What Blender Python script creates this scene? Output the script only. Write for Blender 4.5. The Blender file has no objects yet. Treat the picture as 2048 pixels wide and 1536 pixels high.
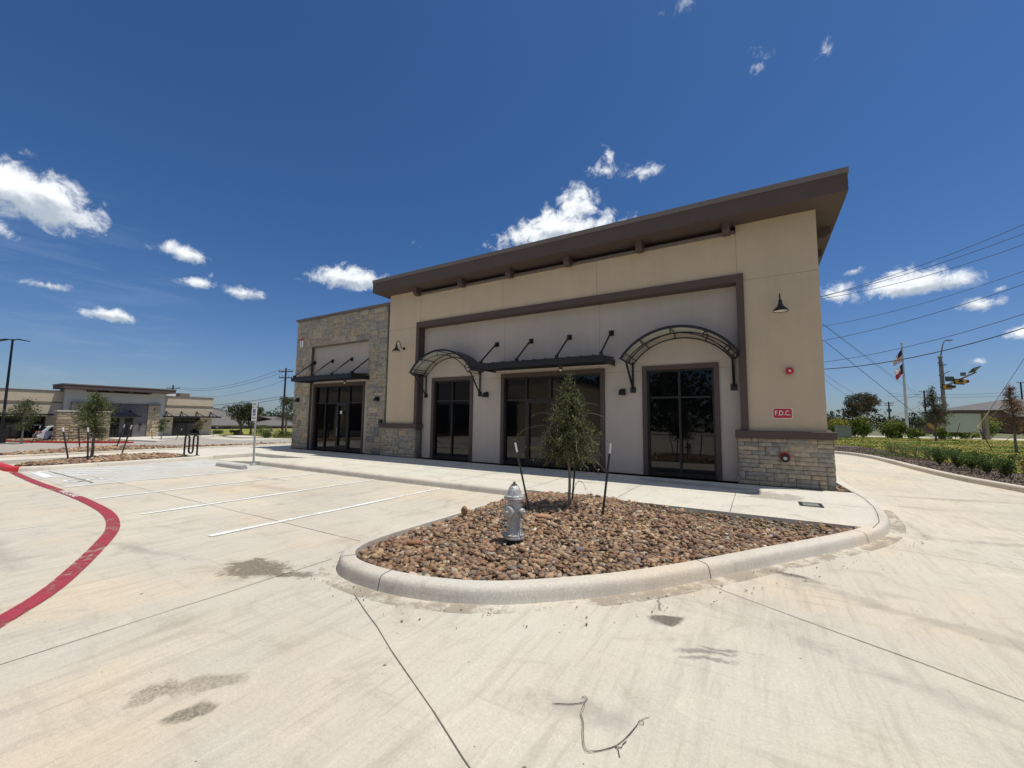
import bpy, math, random
import numpy as np
from mathutils import Vector, Matrix
R = math.radians
random.seed(7)
rng = np.random.default_rng(7)
scene = bpy.context.scene

# ------------------------------------------------------------------ camera
cam_d = bpy.data.cameras.new("camera")
cam = bpy.data.objects.new("camera", cam_d)
scene.collection.objects.link(cam)
scene.camera = cam
PITCH, ROLL, YAW = R(5.03), R(0.676), R(30.92)
fw = Vector((-math.sin(YAW) * math.cos(PITCH), math.cos(YAW) * math.cos(PITCH), math.sin(PITCH)))
rt = Vector((math.cos(YAW), math.sin(YAW), 0))
up = rt.cross(fw)
rt2 = rt * math.cos(ROLL) + up * math.sin(ROLL)
up2 = up * math.cos(ROLL) - rt * math.sin(ROLL)
cam.matrix_world = Matrix(((rt2.x, up2.x, -fw.x, 0), (rt2.y, up2.y, -fw.y, 0), (rt2.z, up2.z, -fw.z, 1.55), (0, 0, 0, 1)))
cam_d.sensor_fit = 'HORIZONTAL'
cam_d.sensor_width = 36
cam_d.lens = 14.388
cam_d.clip_start = 0.05
cam_d.clip_end = 3000

# ------------------------------------------------------------------ light
SUN_H = Vector((0.287, 0.147, 1.0)).normalized()
sun_d = bpy.data.lights.new("sun", 'SUN')
sun_d.energy = 4.3
sun_d.angle = R(0.55)
sun_d.color = (1.0, 0.945, 0.845)
sun = bpy.data.objects.new("sun", sun_d)
scene.collection.objects.link(sun)
sun.rotation_euler = (-SUN_H).to_track_quat('-Z', 'Y').to_euler()
sun.location = (10, 20, 40)

world = bpy.data.worlds.new("World")
scene.world = world
world.use_nodes = True
wt = world.node_tree
wt.nodes.clear()


class NB:
    """tiny node helper"""
    def __init__(s, tree):
        s.t = tree

    def n(s, typ, **kw):
        nd = s.t.nodes.new(typ)
        for k, v in kw.items():
            setattr(nd, k, v)
        return nd

    def l(s, a, b):
        s.t.links.new(a, b)

    def sv(s, sock, v):
        if isinstance(v, bpy.types.NodeSocket):
            s.l(v, sock)
        else:
            sock.default_value = v

    def m(s, op, a, b=0.0, c=None, clamp=False):
        nd = s.n('ShaderNodeMath', operation=op, use_clamp=clamp)
        s.sv(nd.inputs[0], a)
        s.sv(nd.inputs[1], b)
        if c is not None:
            s.sv(nd.inputs[2], c)
        return nd.outputs[0]

    def mix(s, fac, a, b, blend='MIX'):
        nd = s.n('ShaderNodeMix', data_type='RGBA', blend_type=blend)
        s.sv(nd.inputs[0], fac)
        for i, v in ((6, a), (7, b)):
            if isinstance(v, bpy.types.NodeSocket):
                s.l(v, nd.inputs[i])
            else:
                nd.inputs[i].default_value = (*v, 1) if len(v) == 3 else v
        return nd.outputs[2]

    def noise(s, vec, scale, detail=4, rough=0.55, dist=0.0):
        nd = s.n('ShaderNodeTexNoise')
        s.l(vec, nd.inputs['Vector'])
        nd.inputs['Scale'].default_value = scale
        nd.inputs['Detail'].default_value = detail
        nd.inputs['Roughness'].default_value = rough
        nd.inputs['Distortion'].default_value = dist
        return nd.outputs[0]

    def ss(s, v, a, b, to0=0.0, to1=1.0):
        nd = s.n('ShaderNodeMapRange', interpolation_type='SMOOTHSTEP')
        s.sv(nd.inputs[0], v)
        nd.inputs[1].default_value = a
        nd.inputs[2].default_value = b
        nd.inputs[3].default_value = to0
        nd.inputs[4].default_value = to1
        return nd.outputs[0]

    def map(s, vec, loc=(0, 0, 0), rot=(0, 0, 0), sc=(1, 1, 1), typ='POINT'):
        nd = s.n('ShaderNodeMapping', vector_type=typ)
        s.l(vec, nd.inputs[0])
        nd.inputs[1].default_value = loc
        nd.inputs[2].default_value = rot
        nd.inputs[3].default_value = sc
        return nd.outputs[0]

    def dot(s, vec, v):
        nd = s.n('ShaderNodeVectorMath', operation='DOT_PRODUCT')
        s.l(vec, nd.inputs[0])
        nd.inputs[1].default_value = v
        return nd.outputs[1]


w = NB(wt)
sky = w.n('ShaderNodeTexSky', sky_type='NISHITA')
sky.sun_disc = False
sky.sun_elevation = math.asin(SUN_H.z)
sky.sun_rotation = math.atan2(SUN_H.x, SUN_H.y)
sky.altitude = 100
sky.air_density = 1.0
sky.dust_density = 0.6
sky.ozone_density = 1.6
geo = w.n('ShaderNodeTexCoord')
dirv = geo.outputs['Generated']
hs = w.n('ShaderNodeHueSaturation')
hs.inputs['Saturation'].default_value = 1.06
hs.inputs['Value'].default_value = 1.0
w.l(sky.outputs[0], hs.inputs['Color'])
air = w.mix(w.ss(w.dot(dirv, (0, 0, 1)), 0.0, 0.42), (0.70, 0.85, 1.17), (0.50, 0.81, 1.16))
skycol = w.mix(1.0, hs.outputs[0], air, 'MULTIPLY')

# clouds of the real sky: (left edge dir, right edge dir, centre dir, half height, softness, amount)
CL = [
    ((-.955, .050, .334), (-.9260, .208, .315), .056, 1.4), ((-.936, .120, .352), (-.925, .175, .330), .032, .9),
    ((-.965, .085, .272), (-.953, .130, .268), .014, .8),
    ((-.9690, .1430, .2040), (-.9600, .1880, .2060), .010, .8),
    ((-.9640, .2000, .1740), (-.9440, .2820, .1715), .016, 1.05),
    ((-.9130, .2760, .3040), (-.8870, .3580, .2930), .019, 1.0),
    ((-.9150, .3180, .2500), (-.8930, .3740, .2500), .017, 1.0), ((-.8944, .352, .268), (-.8944, .364, .268), .010, .5),
    ((-.8980, .3626, .2440), (-.8600, .4500, .2440), .018, 1.05),
    ((-.8150, .5000, .2950), (-.7100, .6300, .3060), .030, 1.2), ((-.772, .555, .320), (-.745, .585, .326), .02, .7),
    ((-.5150, .7600, .3980), (-.2350, .8620, .4340), .050, 1.25), ((-.365, .800, .470), (-.285, .835, .468), .050, 1.2),
    ((-.430, .790, .425), (-.330, .820, .440), .045, 1.1),
    ((-.2950, .8018, .5250), (-.2100, .8150, .5300), .026, .70), ((-.262, .805, .545), (-.232, .805, .550), .028, .70),
    ((-.2250, .8223, .5160), (-.1500, .8436, .5160), .020, .66),
    ((.1650, .9558, .2370), (.3000, .9250, .2330), .030, 1.35), ((.205, .945, .252), (.262, .935, .247), .018, .9),
    ((.1050, .9591, .2500), (.1750, .9607, .2310), .026, .95),
    ((.1490, .9469, .2792), (.1720, .9469, .2780), .009, .55),
    ((.2900, .9352, .1910), (.3360, .9238, .1900), .013, .85), ((.325, .925, .212), (.340, .922, .214), .006, .5),
    ((.3370, .9274, .1385), (.3800, .9200, .1450), .013, .95), ((.297, .94, .098), (.325, .935, .100), .008, .5),
    ((-.105, .698, .700), (-.060, .698, .722), .022, .32), ((.020, .7746, .6316), (.040, .7746, .636), .016, .33),
    ((.014, .788, .6154), (.030, .788, .612), .014, .33), ((.105, .7885, .6034), (.130, .7885, .605), .012, .30),
    ((-.60, .60, .36), (-.58, .61, .36), .006, .3),
]
wn3 = w.n('ShaderNodeTexNoise')
w.l(dirv, wn3.inputs['Vector'])
wn3.inputs['Scale'].default_value = 16.0
wn3.inputs['Detail'].default_value = 6
wn3.inputs['Roughness'].default_value = 0.6
wsub = w.n('ShaderNodeVectorMath', operation='SUBTRACT')
w.l(wn3.outputs['Color'], wsub.inputs[0])
wsub.inputs[1].default_value = (.5, .5, .5)
wscl = w.n('ShaderNodeVectorMath', operation='SCALE')
w.l(wsub.outputs[0], wscl.inputs[0])
wscl.inputs['Scale'].default_value = 0.030
wadd = w.n('ShaderNodeVectorMath', operation='ADD')
w.l(dirv, wadd.inputs[0])
w.l(wscl.outputs[0], wadd.inputs[1])
cdir = wadd.outputs[0]
field = None
lowf = None
for a, b, hh, amt in CL:
    a = Vector(a).normalized()
    b = Vector(b).normalized()
    c = ((a + b) / 2).normalized()
    hw = (b - a).length / 2
    u = (b - a).normalized()
    v = u.cross(c) * -1
    if v.z < 0:
        v = -v
    au = w.m('DIVIDE', w.dot(cdir, u), hw * 1.18)
    off = u.dot(c)
    vv = w.dot(cdir, v)
    av = w.m('DIVIDE', vv, hh * 1.12)
    # flat-ish bottoms: lower half is squeezed
    av2 = w.m('MULTIPLY', av, w.ss(av, -0.2, 0.2, 1.55, 1.0))
    r2 = w.m('ADD', w.m('MULTIPLY', au, au), w.m('MULTIPLY', av2, av2))
    f = w.m('MULTIPLY', w.m('SUBTRACT', 1.0, w.m('SQRT', r2)), amt)
    g = w.m('MULTIPLY', w.m('MAXIMUM', f, 0.0), av)
    field = f if field is None else w.m('MAXIMUM', field, f)
    lowf = g if lowf is None else w.m('ADD', lowf, g)
front = w.m('GREATER_THAN', w.dot(dirv, (0, 0, 1)), -0.01)
n1 = w.noise(dirv, 34.0, 10, 0.66, 0.5)
n2 = w.noise(dirv, 9.0, 3, 0.5)
dens = w.m('ADD', field, w.m('MULTIPLY', w.m('SUBTRACT', n1, 0.5), 2.3))
dens = w.m('ADD', dens, w.m('MULTIPLY', w.m('SUBTRACT', n2, 0.5), 0.5))
alpha = w.m('MULTIPLY', w.ss(dens, 0.06, 0.84), front)
shade = w.ss(w.m('ADD', lowf, w.m('MULTIPLY', w.m('SUBTRACT', w.noise(w.map(dirv, (0.012, 0.006, 0.02)), 22.0, 5, 0.6), 0.52), 0.9)), -0.22, 0.16)
ccol = w.mix(shade, (0.46, 0.53, 0.62), (1.0, 1.03, 1.06))
# thin high haze streaks low in the west
wn = w.noise(w.map(dirv, sc=(2.0, 2.0, 14.0), rot=(0.25, 0, 0)), 3.0, 6, 0.6, 0.6)
wmask = w.m('MULTIPLY', w.ss(w.dot(dirv, (-0.977, 0.153, 0.148)), 0.965, 0.998), w.ss(wn, 0.42, 0.75))
STR = 0.073
skyb = w.n('ShaderNodeVectorMath', operation='SCALE')
w.l(skycol, skyb.inputs[0])
skyb.inputs['Scale'].default_value = STR
c1 = w.mix(w.m('MULTIPLY', wmask, 0.14), skyb.outputs[0], (0.45, 0.56, 0.72))
c2 = w.mix(alpha, c1, ccol)
# broken cumulus added out of view behind the camera, lifting fill on walls and walk
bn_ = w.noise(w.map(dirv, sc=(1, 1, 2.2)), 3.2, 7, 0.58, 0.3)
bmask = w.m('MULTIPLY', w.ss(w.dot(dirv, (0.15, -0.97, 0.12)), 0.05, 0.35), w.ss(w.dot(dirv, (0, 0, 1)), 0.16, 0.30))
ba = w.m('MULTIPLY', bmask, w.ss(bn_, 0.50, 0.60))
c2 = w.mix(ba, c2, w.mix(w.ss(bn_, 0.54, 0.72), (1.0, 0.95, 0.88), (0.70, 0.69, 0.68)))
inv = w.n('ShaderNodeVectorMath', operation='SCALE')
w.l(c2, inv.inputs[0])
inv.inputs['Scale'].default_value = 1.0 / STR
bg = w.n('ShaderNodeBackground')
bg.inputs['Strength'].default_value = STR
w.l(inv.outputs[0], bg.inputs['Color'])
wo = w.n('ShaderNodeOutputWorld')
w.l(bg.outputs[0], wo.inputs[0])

scene.view_settings.view_transform = 'Standard'
scene.view_settings.look = 'None'
scene.view_settings.exposure = 0.0
scene.view_settings.gamma = 1.0
scene.render.engine = 'CYCLES'
scene.cycles.max_bounces = 6
scene.cycles.transparent_max_bounces = 8
scene.render.film_transparent = False

# ------------------------------------------------------------------ materials


def mk(name, c1, c2=None, scale=3.0, rough=0.85, bump=0.0, bscale=40.0, metal=0.0, attr=False, fine=0.0, spec=0.5, emis=None, trans=0.0, coord='Object', stretch=(1, 1, 1), detail=5):
    m = bpy.data.materials.new(name)
    m.use_nodes = True
    t = m.node_tree
    t.nodes.clear()
    b = NB(t)
    out = b.n('ShaderNodeOutputMaterial')
    p = b.n('ShaderNodeBsdfPrincipled')
    b.l(p.outputs[0], out.inputs[0])
    tc = b.n('ShaderNodeTexCoord')
    vec = b.map(tc.outputs[coord], sc=stretch)
    col = None
    if c2 is None:
        c2 = tuple(x * 0.82 for x in c1)
    nz = b.noise(vec, scale, detail, 0.6)
    col = b.mix(b.ss(nz, 0.3, 0.7), c1, c2)
    if fine > 0:
        fz = b.noise(vec, bscale * 1.3, 3, 0.7)
        col = b.mix(1.0, col, b.mix(fz, (1 - fine,) * 3, (1 + fine * 0.6,) * 3), 'MULTIPLY')
    if 'stucco' in name:
        vs_ = b.noise(b.map(tc.outputs[coord], sc=(1.4, 1.4, 0.10)), 2.0, 4, 0.65)
        col = b.mix(1.0, col, b.mix(b.ss(vs_, 0.3, 0.75), (0.965, 0.96, 0.955), (1.015, 1.015, 1.015)), 'MULTIPLY')
    if attr:
        at = b.n('ShaderNodeAttribute')
        at.attribute_name = 'col'
        col = b.mix(1.0, at.outputs['Color'], b.mix(b.ss(nz, 0.25, 0.75), c1, c2), 'MULTIPLY')
    b.l(col, p.inputs['Base Color'])
    p.inputs['Roughness'].default_value = rough
    p.inputs['Metallic'].default_value = metal
    p.inputs['Specular IOR Level'].default_value = spec
    if emis:
        p.inputs['Emission Color'].default_value = (*emis[0], 1)
        p.inputs['Emission Strength'].default_value = emis[1]
    if bump > 0:
        bn = b.n('ShaderNodeBump')
        bn.inputs['Strength'].default_value = bump
        bn.inputs['Distance'].default_value = 0.02
        b.l(b.noise(vec, bscale, 4, 0.65), bn.inputs['Height'])
        b.l(bn.outputs[0], p.inputs['Normal'])
    if trans > 0:
        td = b.n('ShaderNodeBsdfTranslucent')
        b.l(col, td.inputs['Color'])
        ms = b.n('ShaderNodeMixShader')
        ms.inputs[0].default_value = trans
        b.l(p.outputs[0], ms.inputs[1])
        b.l(td.outputs[0], ms.inputs[2])
        b.l(ms.outputs[0], out.inputs[0])
    return m


def concrete(name, c1, c2, stains=(), streak=1.0, dark=None, specks=True, grit=1.0, slabs=False):
    m = bpy.data.materials.new(name)
    m.use_nodes = True
    t = m.node_tree
    t.nodes.clear()
    b = NB(t)
    out = b.n('ShaderNodeOutputMaterial')
    p = b.n('ShaderNodeBsdfPrincipled')
    b.l(p.outputs[0], out.inputs[0])
    tc = b.n('ShaderNodeTexCoord')
    vec = tc.outputs['Object']
    big = b.noise(vec, 0.32, 5, 0.6, 0.5)
    col = b.mix(b.ss(big, 0.32, 0.68), c1, c2)
    if slabs:
        br = b.n('ShaderNodeTexBrick')
        b.l(b.map(vec, loc=(4.08, 0.0, 0), rot=(0, 0, 0)), br.inputs['Vector'])
        br.offset = 0.0
        br.inputs['Color1'].default_value = (0.955, 0.955, 0.965, 1)
        br.inputs['Color2'].default_value = (1.025, 1.02, 1.01, 1)
        br.inputs['Mortar Size'].default_value = 0.0
        br.inputs['Scale'].default_value = 1.0
        br.inputs['Brick Width'].default_value = 4.5
        br.inputs['Row Height'].default_value = 3.6
        col = b.mix(1.0, col, br.outputs['Color'], 'MULTIPLY')
    # warm and greenish-grey tints
    hue = b.noise(b.map(vec, loc=(31, 7, 0)), 0.55, 3, 0.5)
    col = b.mix(b.m('MULTIPLY', b.ss(hue, 0.52, 0.74), 0.50), col, (c1[0] * 1.06, c1[1] * 0.93, c1[2] * 0.80))
    col = b.mix(b.m('MULTIPLY', b.ss(hue, 0.28, 0.48, 1, 0), 0.55), col, (c1[0] * 0.90, c1[1] * 0.98, c1[2] * 1.04))
    # long tyre / trowel streaks
    st = b.noise(b.map(vec, rot=(0, 0, 0.10), sc=(4.2, 0.42, 1)), 1.5, 6, 0.62, 0.3)
    col = b.mix(b.m('MULTIPLY', b.ss(st, 0.50, 0.74), 0.42 * streak), col, (c1[0] * 0.55, c1[1] * 0.54, c1[2] * 0.54))
    st2 = b.noise(b.map(vec, loc=(5, 2, 0), rot=(0, 0, -0.45), sc=(0.6, 5.0, 1)), 1.9, 5, 0.62)
    col = b.mix(b.m('MULTIPLY', b.ss(st2, 0.54, 0.78), 0.34 * streak), col, (c1[0] * 0.5, c1[1] * 0.5, c1[2] * 0.5))
    st3 = b.noise(b.map(vec, loc=(1, 3, 0), rot=(0, 0, -0.06), sc=(10.0, 0.9, 1)), 2.0, 7, 0.7, 0.2)
    col = b.mix(b.m('MULTIPLY', b.ss(st3, 0.50, 0.70), 0.42 * streak), col, (c1[0] * 0.62, c1[1] * 0.60, c1[2] * 0.58))
    col = b.mix(b.m('MULTIPLY', b.ss(st3, 0.28, 0.46, 1, 0), 0.25 * streak), col, (min(1, c1[0] * 1.2), min(1, c1[1] * 1.2), min(1, c1[2] * 1.2)))
    blot = b.noise(b.map(vec, loc=(2, 9, 0)), 1.6, 7, 0.68, 0.8)
    col = b.mix(b.m('MULTIPLY', b.ss(blot, 0.52, 0.70), 0.58), col, (c1[0] * 0.60, c1[1] * 0.59, c1[2] * 0.58))
    col = b.mix(b.m('MULTIPLY', b.ss(blot, 0.24, 0.44, 1, 0), 0.40), col, (min(1, c1[0] * 1.25), min(1, c1[1] * 1.24), min(1, c1[2] * 1.22)))
    # grain
    gr = b.noise(vec, 46, 4, 0.75)
    col = b.mix(1.0, col, b.mix(gr, (1 - .26 * grit,) * 3, (1 + .20 * grit,) * 3), 'MULTIPLY')
    g2 = b.noise(vec, 190, 2, 0.7)
    col = b.mix(1.0, col, b.mix(g2, (1 - .34 * grit,) * 3, (1 + .28 * grit,) * 3), 'MULTIPLY')
    # broom scratches
    sc = b.noise(b.map(vec, rot=(0, 0, 0.7), sc=(6, 130, 1)), 1.0, 3, 0.6)
    col = b.mix(b.m('MULTIPLY', b.ss(sc, 0.62, 0.74), 0.16), col, (min(1, c1[0] * 1.35), min(1, c1[1] * 1.33), min(1, c1[2] * 1.3)))
    if specks:
        for sc_, th, pr in ((4.5, 0.070, 0.66), (11.0, 0.085, 0.66)):
            vo = b.n('ShaderNodeTexVoronoi')
            b.l(vec, vo.inputs['Vector'])
            vo.inputs['Scale'].default_value = sc_
            sepc = b.n('ShaderNodeSeparateColor')
            b.l(vo.outputs['Color'], sepc.inputs[0])
            on = b.m('GREATER_THAN', sepc.outputs[0], pr)
            thv = b.m('MULTIPLY', sepc.outputs[1], th)
            sp = b.m('MULTIPLY', on, b.m('LESS_THAN', vo.outputs['Distance'], thv))
            col = b.mix(b.m('MULTIPLY', sp, 0.8), col, (0.10, 0.085, 0.07))
    rag = b.noise(vec, 3.2, 8, 0.72, 0.6)
    agg = b.n('ShaderNodeTexVoronoi')
    b.l(vec, agg.inputs['Vector'])
    agg.inputs['Scale'].default_value = 85
    sa = b.n('ShaderNodeSeparateColor')
    b.l(agg.outputs['Color'], sa.inputs[0])
    wn_ = b.n('ShaderNodeTexNoise')
    b.l(vec, wn_.inputs['Vector'])
    wn_.inputs['Scale'].default_value = 5.0
    wn_.inputs['Detail'].default_value = 5
    w1 = b.n('ShaderNodeVectorMath', operation='SUBTRACT')
    b.l(wn_.outputs['Color'], w1.inputs[0])
    w1.inputs[1].default_value = (.5, .5, .5)
    w2 = b.n('ShaderNodeVectorMath', operation='SCALE')
    b.l(w1.outputs[0], w2.inputs[0])
    w2.inputs['Scale'].default_value = 0.22
    w3 = b.n('ShaderNodeVectorMath', operation='ADD')
    b.l(vec, w3.inputs[0])
    b.l(w2.outputs[0], w3.inputs[1])
    wvec = w3.outputs[0]
    for (x, y, rot, sx, sy, amt, c, kind) in stains:
        q = b.map(wvec, loc=(x, y, 0), rot=(0, 0, rot), sc=(sx, sy, 1), typ='TEXTURE')
        ln = b.n('ShaderNodeVectorMath', operation='LENGTH')
        b.l(b.mix(1.0, q, (1, 1, 0), 'MULTIPLY'), ln.inputs[0])
        f = b.m('ADD', b.m('SUBTRACT', 1.0, ln.outputs[1]), b.m('MULTIPLY', b.m('SUBTRACT', rag, 0.5), 2.3 if kind != 'clean' else 0.25))
        if kind == 'soft':
            mk_ = b.m('MULTIPLY', b.ss(f, 0.0, 0.8), amt)
            col = b.mix(mk_, col, c)
        else:
            mk_ = b.m('MULTIPLY', b.ss(f, 0.05, 0.46), amt)
            dk = b.mix(b.ss(sa.outputs[0], 0.1, 0.98), tuple(k * 0.70 for k in c), tuple(k * 1.45 for k in c))
            col = b.mix(mk_, col, dk)
    b.l(col, p.inputs['Base Color'])
    p.inputs['Roughness'].default_value = 0.88
    p.inputs['Specular IOR Level'].default_value = 0.3
    bn = b.n('ShaderNodeBump')
    bn.inputs['Strength'].default_value = 0.35
    bn.inputs['Distance'].default_value = 0.01
    b.l(b.noise(vec, 70, 4, 0.7), bn.inputs['Height'])
    b.l(bn.outputs[0], p.inputs['Normal'])
    return m


def paint(name, c, wear=0.35, scale=9.0, amax=1.0, amin=0.25, soft=.2):
    m = bpy.data.materials.new(name)
    m.use_nodes = True
    t = m.node_tree
    t.nodes.clear()
    b = NB(t)
    out = b.n('ShaderNodeOutputMaterial')
    p = b.n('ShaderNodeBsdfPrincipled')
    tr = b.n('ShaderNodeBsdfTransparent')
    ms = b.n('ShaderNodeMixShader')
    tc = b.n('ShaderNodeTexCoord')
    vec = tc.outputs['Object']
    nz = b.noise(b.map(vec, sc=(1, 1, 1)), scale, 8, 0.78, 0.4)
    big = b.noise(vec, 1.1, 3, 0.5)
    f = b.m('ADD', nz, b.m('MULTIPLY', b.m('SUBTRACT', big, 0.5), 0.55))
    b.l(b.ss(f, 0.60 + (0.5 - wear) * 0.4, 0.60 + soft + (0.5 - wear) * 0.4, amax, amin), ms.inputs[0])
    col = b.mix(b.ss(b.noise(vec, 25, 4, 0.7), 0.3, 0.75), c, tuple(min(1, k * 0.8 + 0.03) for k in c))
    b.l(col, p.inputs['Base Color'])
    p.inputs['Roughness'].default_value = 0.7
    b.l(tr.outputs[0], ms.inputs[1])
    b.l(p.outputs[0], ms.inputs[2])
    b.l(ms.outputs[0], out.inputs[0])
    return m


def glassmat(name, tint=(0.004, 0.005, 0.006), spec=0.5):
    m = bpy.data.materials.new(name)
    m.use_nodes = True
    p = m.node_tree.nodes['Principled BSDF']
    b = NB(m.node_tree)
    tc = b.n('ShaderNodeTexCoord')
    nz = b.noise(tc.outputs['Object'], 0.8, 2, 0.5)
    col = b.mix(nz, tint, tuple(k * 1.6 for k in tint))
    b.l(col, p.inputs['Base Color'])
    p.inputs['Roughness'].default_value = 0.015
    p.inputs['Specular IOR Level'].default_value = spec
    p.inputs['IOR'].default_value = 1.5
    bn = b.n('ShaderNodeBump')
    bn.inputs['Strength'].default_value = 0.05
    bn.inputs['Distance'].default_value = 0.02
    b.l(b.noise(tc.outputs['Object'], 1.3, 1, 0.5), bn.inputs['Height'])
    b.l(bn.outputs[0], p.inputs['Normal'])
    return m


STAINS = [
    (-4.46, 2.42, 0.10, 0.50, 0.30, 0.85, (0.15, 0.125, 0.09), 'hard'),
    (-4.00, 2.50, 0.3, 0.24, 0.12, 0.80, (0.15, 0.125, 0.09), 'hard'),
    (-2.88, 1.20, 0.70, 0.31, 0.11, 0.60, (0.25, 0.215, 0.155), 'hard'),
    (-2.98, 1.07, 1.9, 0.20, 0.08, 0.60, (0.25, 0.215, 0.155), 'hard'),
    (-2.61, 1.09, 1.25, 0.17, 0.075, 0.85, (0.20, 0.175, 0.13), 'clean'),
    (-0.655, 3.54, 0.75, 0.19, 0.095, 0.90, (0.12, 0.105, 0.085), 'clean'),
    (-0.77, 3.80, 1.75, 0.16, 0.022, 0.75, (0.14, 0.125, 0.10), 'clean'),
    (0.22, 5.20, -0.25, 0.42, 0.09, 0.85, (0.12, 0.095, 0.08), 'soft'),
    (-0.33, 3.20, 0.40, 0.30, 0.035, 0.65, (0.16, 0.14, 0.13), 'soft'),
    (-0.28, 3.28, 0.40, 0.26, 0.030, 0.65, (0.16, 0.14, 0.13), 'soft'),
    (-0.30, 3.12, 0.40, 0.22, 0.025, 0.60, (0.16, 0.14, 0.13), 'soft'),
    (-0.9, 2.2, 0.2, 0.5, 0.16, 0.40, (0.22, 0.19, 0.17), 'soft'),
    (-15.6, 1.35, 0.05, 2.0, 0.30, 0.8, (0.20, 0.18, 0.14), 'hard'),
    (-7.6, 1.0, 0.1, 1.6, 0.35, 0.45, (0.3, 0.28, 0.25), 'soft'),
    (-4.9, 0.6, -0.5, 0.5, 0.16, 0.75, (0.16, 0.14, 0.12), 'soft'),
    (1.4, 4.5, -0.46, 2.4, 0.16, 0.30, (0.22, 0.19, 0.165), 'soft'),
    (1.5, 3.1, -0.46, 1.9, 0.14, 0.30, (0.22, 0.19, 0.165), 'soft'),
    (3.2, 8.2, 0.25, 2.2, 0.16, 0.45, (0.25, 0.21, 0.18), 'soft'),
    (3.4, 12.2, 0.2, 1.8, 0.22, 0.45, (0.25, 0.21, 0.18), 'soft'),
    (-9.2, 5.2, 0.05, 1.8, 0.25, 0.40, (0.36, 0.27, 0.20), 'soft'),
    (-10.6, 5.9, 0.08, 1.1, 0.12, 0.55, (0.24, 0.19, 0.15), 'soft'),
    (-6.2, 2.0, 0.2, 1.2, 0.10, 0.40, (0.28, 0.25, 0.22), 'soft'),
]
M = {}
M['pave'] = concrete('pavement concrete', (0.635, 0.577, 0.462), (0.545, 0.506, 0.425), STAINS, slabs=True)
M['slab'] = concrete('stall concrete', (0.57, 0.555, 0.505), (0.53, 0.515, 0.465), (), streak=0.6)
M['walk'] = concrete('sidewalk concrete', (0.66, 0.625, 0.535), (0.60, 0.57, 0.49), [
    (0.18, 9.62, -0.12, 0.66, 0.62, 0.55, (0.22, 0.19, 0.16), 'hard'),
    (-1.2, 10.3, -0.1, 1.5, 0.35, 0.5, (0.24, 0.21, 0.18), 'hard'),
    (-1.1, 9.6, 0.0, 0.5, 0.12, 0.35, (0.26, 0.23, 0.19), 'soft')], streak=0.35, specks=False)
M['road'] = concrete('older road concrete', (0.41, 0.375, 0.325), (0.36, 0.335, 0.295), (), specks=False)
M['curb'] = concrete('curb concrete', (0.66, 0.61, 0.52), (0.56, 0.51, 0.43), (), streak=0.5, specks=False, grit=1.4)
M['joint'] = mk('joint filler', (0.10, 0.09, 0.08), rough=0.95)
M['wjoint'] = mk('stucco control joint', (0.22, 0.19, 0.15), rough=0.95)
M['crack'] = mk('dark joint', (0.16, 0.135, 0.105), rough=0.95)
M['white'] = paint('white road paint', (0.86, 0.86, 0.84), wear=0.66, scale=14.0, amin=.3, soft=.12)
M['whiteworn'] = paint('worn white paint', (0.84, 0.84, 0.82), wear=0.42, amin=.4)
M['red'] = paint('red fire lane paint', (0.35, 0.028, 0.048), wear=0.80, scale=9.0, amin=.35, soft=.14)
M['dust'] = paint('gutter dust', (0.40, 0.335, 0.25), wear=0.98, scale=4.0, amax=.62, amin=0.0, soft=.16)
M['redcurb'] = mk('red curb paint', (0.62, 0.03, 0.035), (0.45, 0.03, 0.035), 6, 0.55)
M['beige'] = mk('beige stucco', (0.64, 0.52, 0.365), (0.598, 0.488, 0.345), 0.8, 0.92, 0.85, 110, fine=0.10)
M['grey'] = mk('light grey stucco', (0.56, 0.495, 0.425), (0.525, 0.465, 0.402), 0.8, 0.92, 0.8, 110, fine=0.08)
M['brown'] = mk('brown stucco', (0.098, 0.070, 0.062), (0.088, 0.064, 0.057), 1.2, 0.85, 0.3, 150, fine=0.10)
M['coping'] = mk('brown metal coping', (0.165, 0.135, 0.115), (0.155, 0.125, 0.108), 2, 0.5)
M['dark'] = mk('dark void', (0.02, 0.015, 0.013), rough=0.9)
M['stone'] = mk('ashlar stone', (1.14, 1.12, 1.08), (0.70, 0.68, 0.66), 11, 0.9, 1.0, 30, attr=True, fine=0.22)
M['mortar'] = mk('mortar', (0.20, 0.18, 0.15), rough=0.95, bump=0.4)
M['black'] = mk('black metal', (0.009, 0.009, 0.010), (0.007, 0.007, 0.008), 3, 0.42)
M['navy'] = mk('navy canopy skin', (0.012, 0.014, 0.028), (0.010, 0.012, 0.024), 3, 0.35)
M['panel'] = mk('pale translucent panel', (0.82, 0.82, 0.76), (0.72, 0.72, 0.66), 3, 0.5, trans=0.35)
M['mull'] = mk('dark bronze frame', (0.013, 0.011, 0.010), (0.010, 0.009, 0.008), 3, 0.45)
M['glass'] = glassmat('tinted glass', (0.002, 0.0025, 0.003), spec=0.5)
M['glass2'] = glassmat('shaded glass', (0.006, 0.007, 0.009))
M['enamel'] = mk('white enamel', (0.85, 0.80, 0.70), rough=0.4)
M['bulb'] = mk('lamp glow', (0.9, 0.85, 0.7), rough=0.4, emis=((1.0, 0.82, 0.55), 1.6))
M['redm'] = mk('red enamel', (0.50, 0.022, 0.035), (0.42, 0.02, 0.03), 5, 0.4)
M['whitem'] = mk('white enamel sign', (0.82, 0.82, 0.80), (0.76, 0.76, 0.74), 5, 0.45)
M['silver'] = mk('silver paint', (0.60, 0.60, 0.59), (0.42, 0.415, 0.40), 11, 0.40, 0.5, 50, metal=0.35, fine=0.28)
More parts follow.
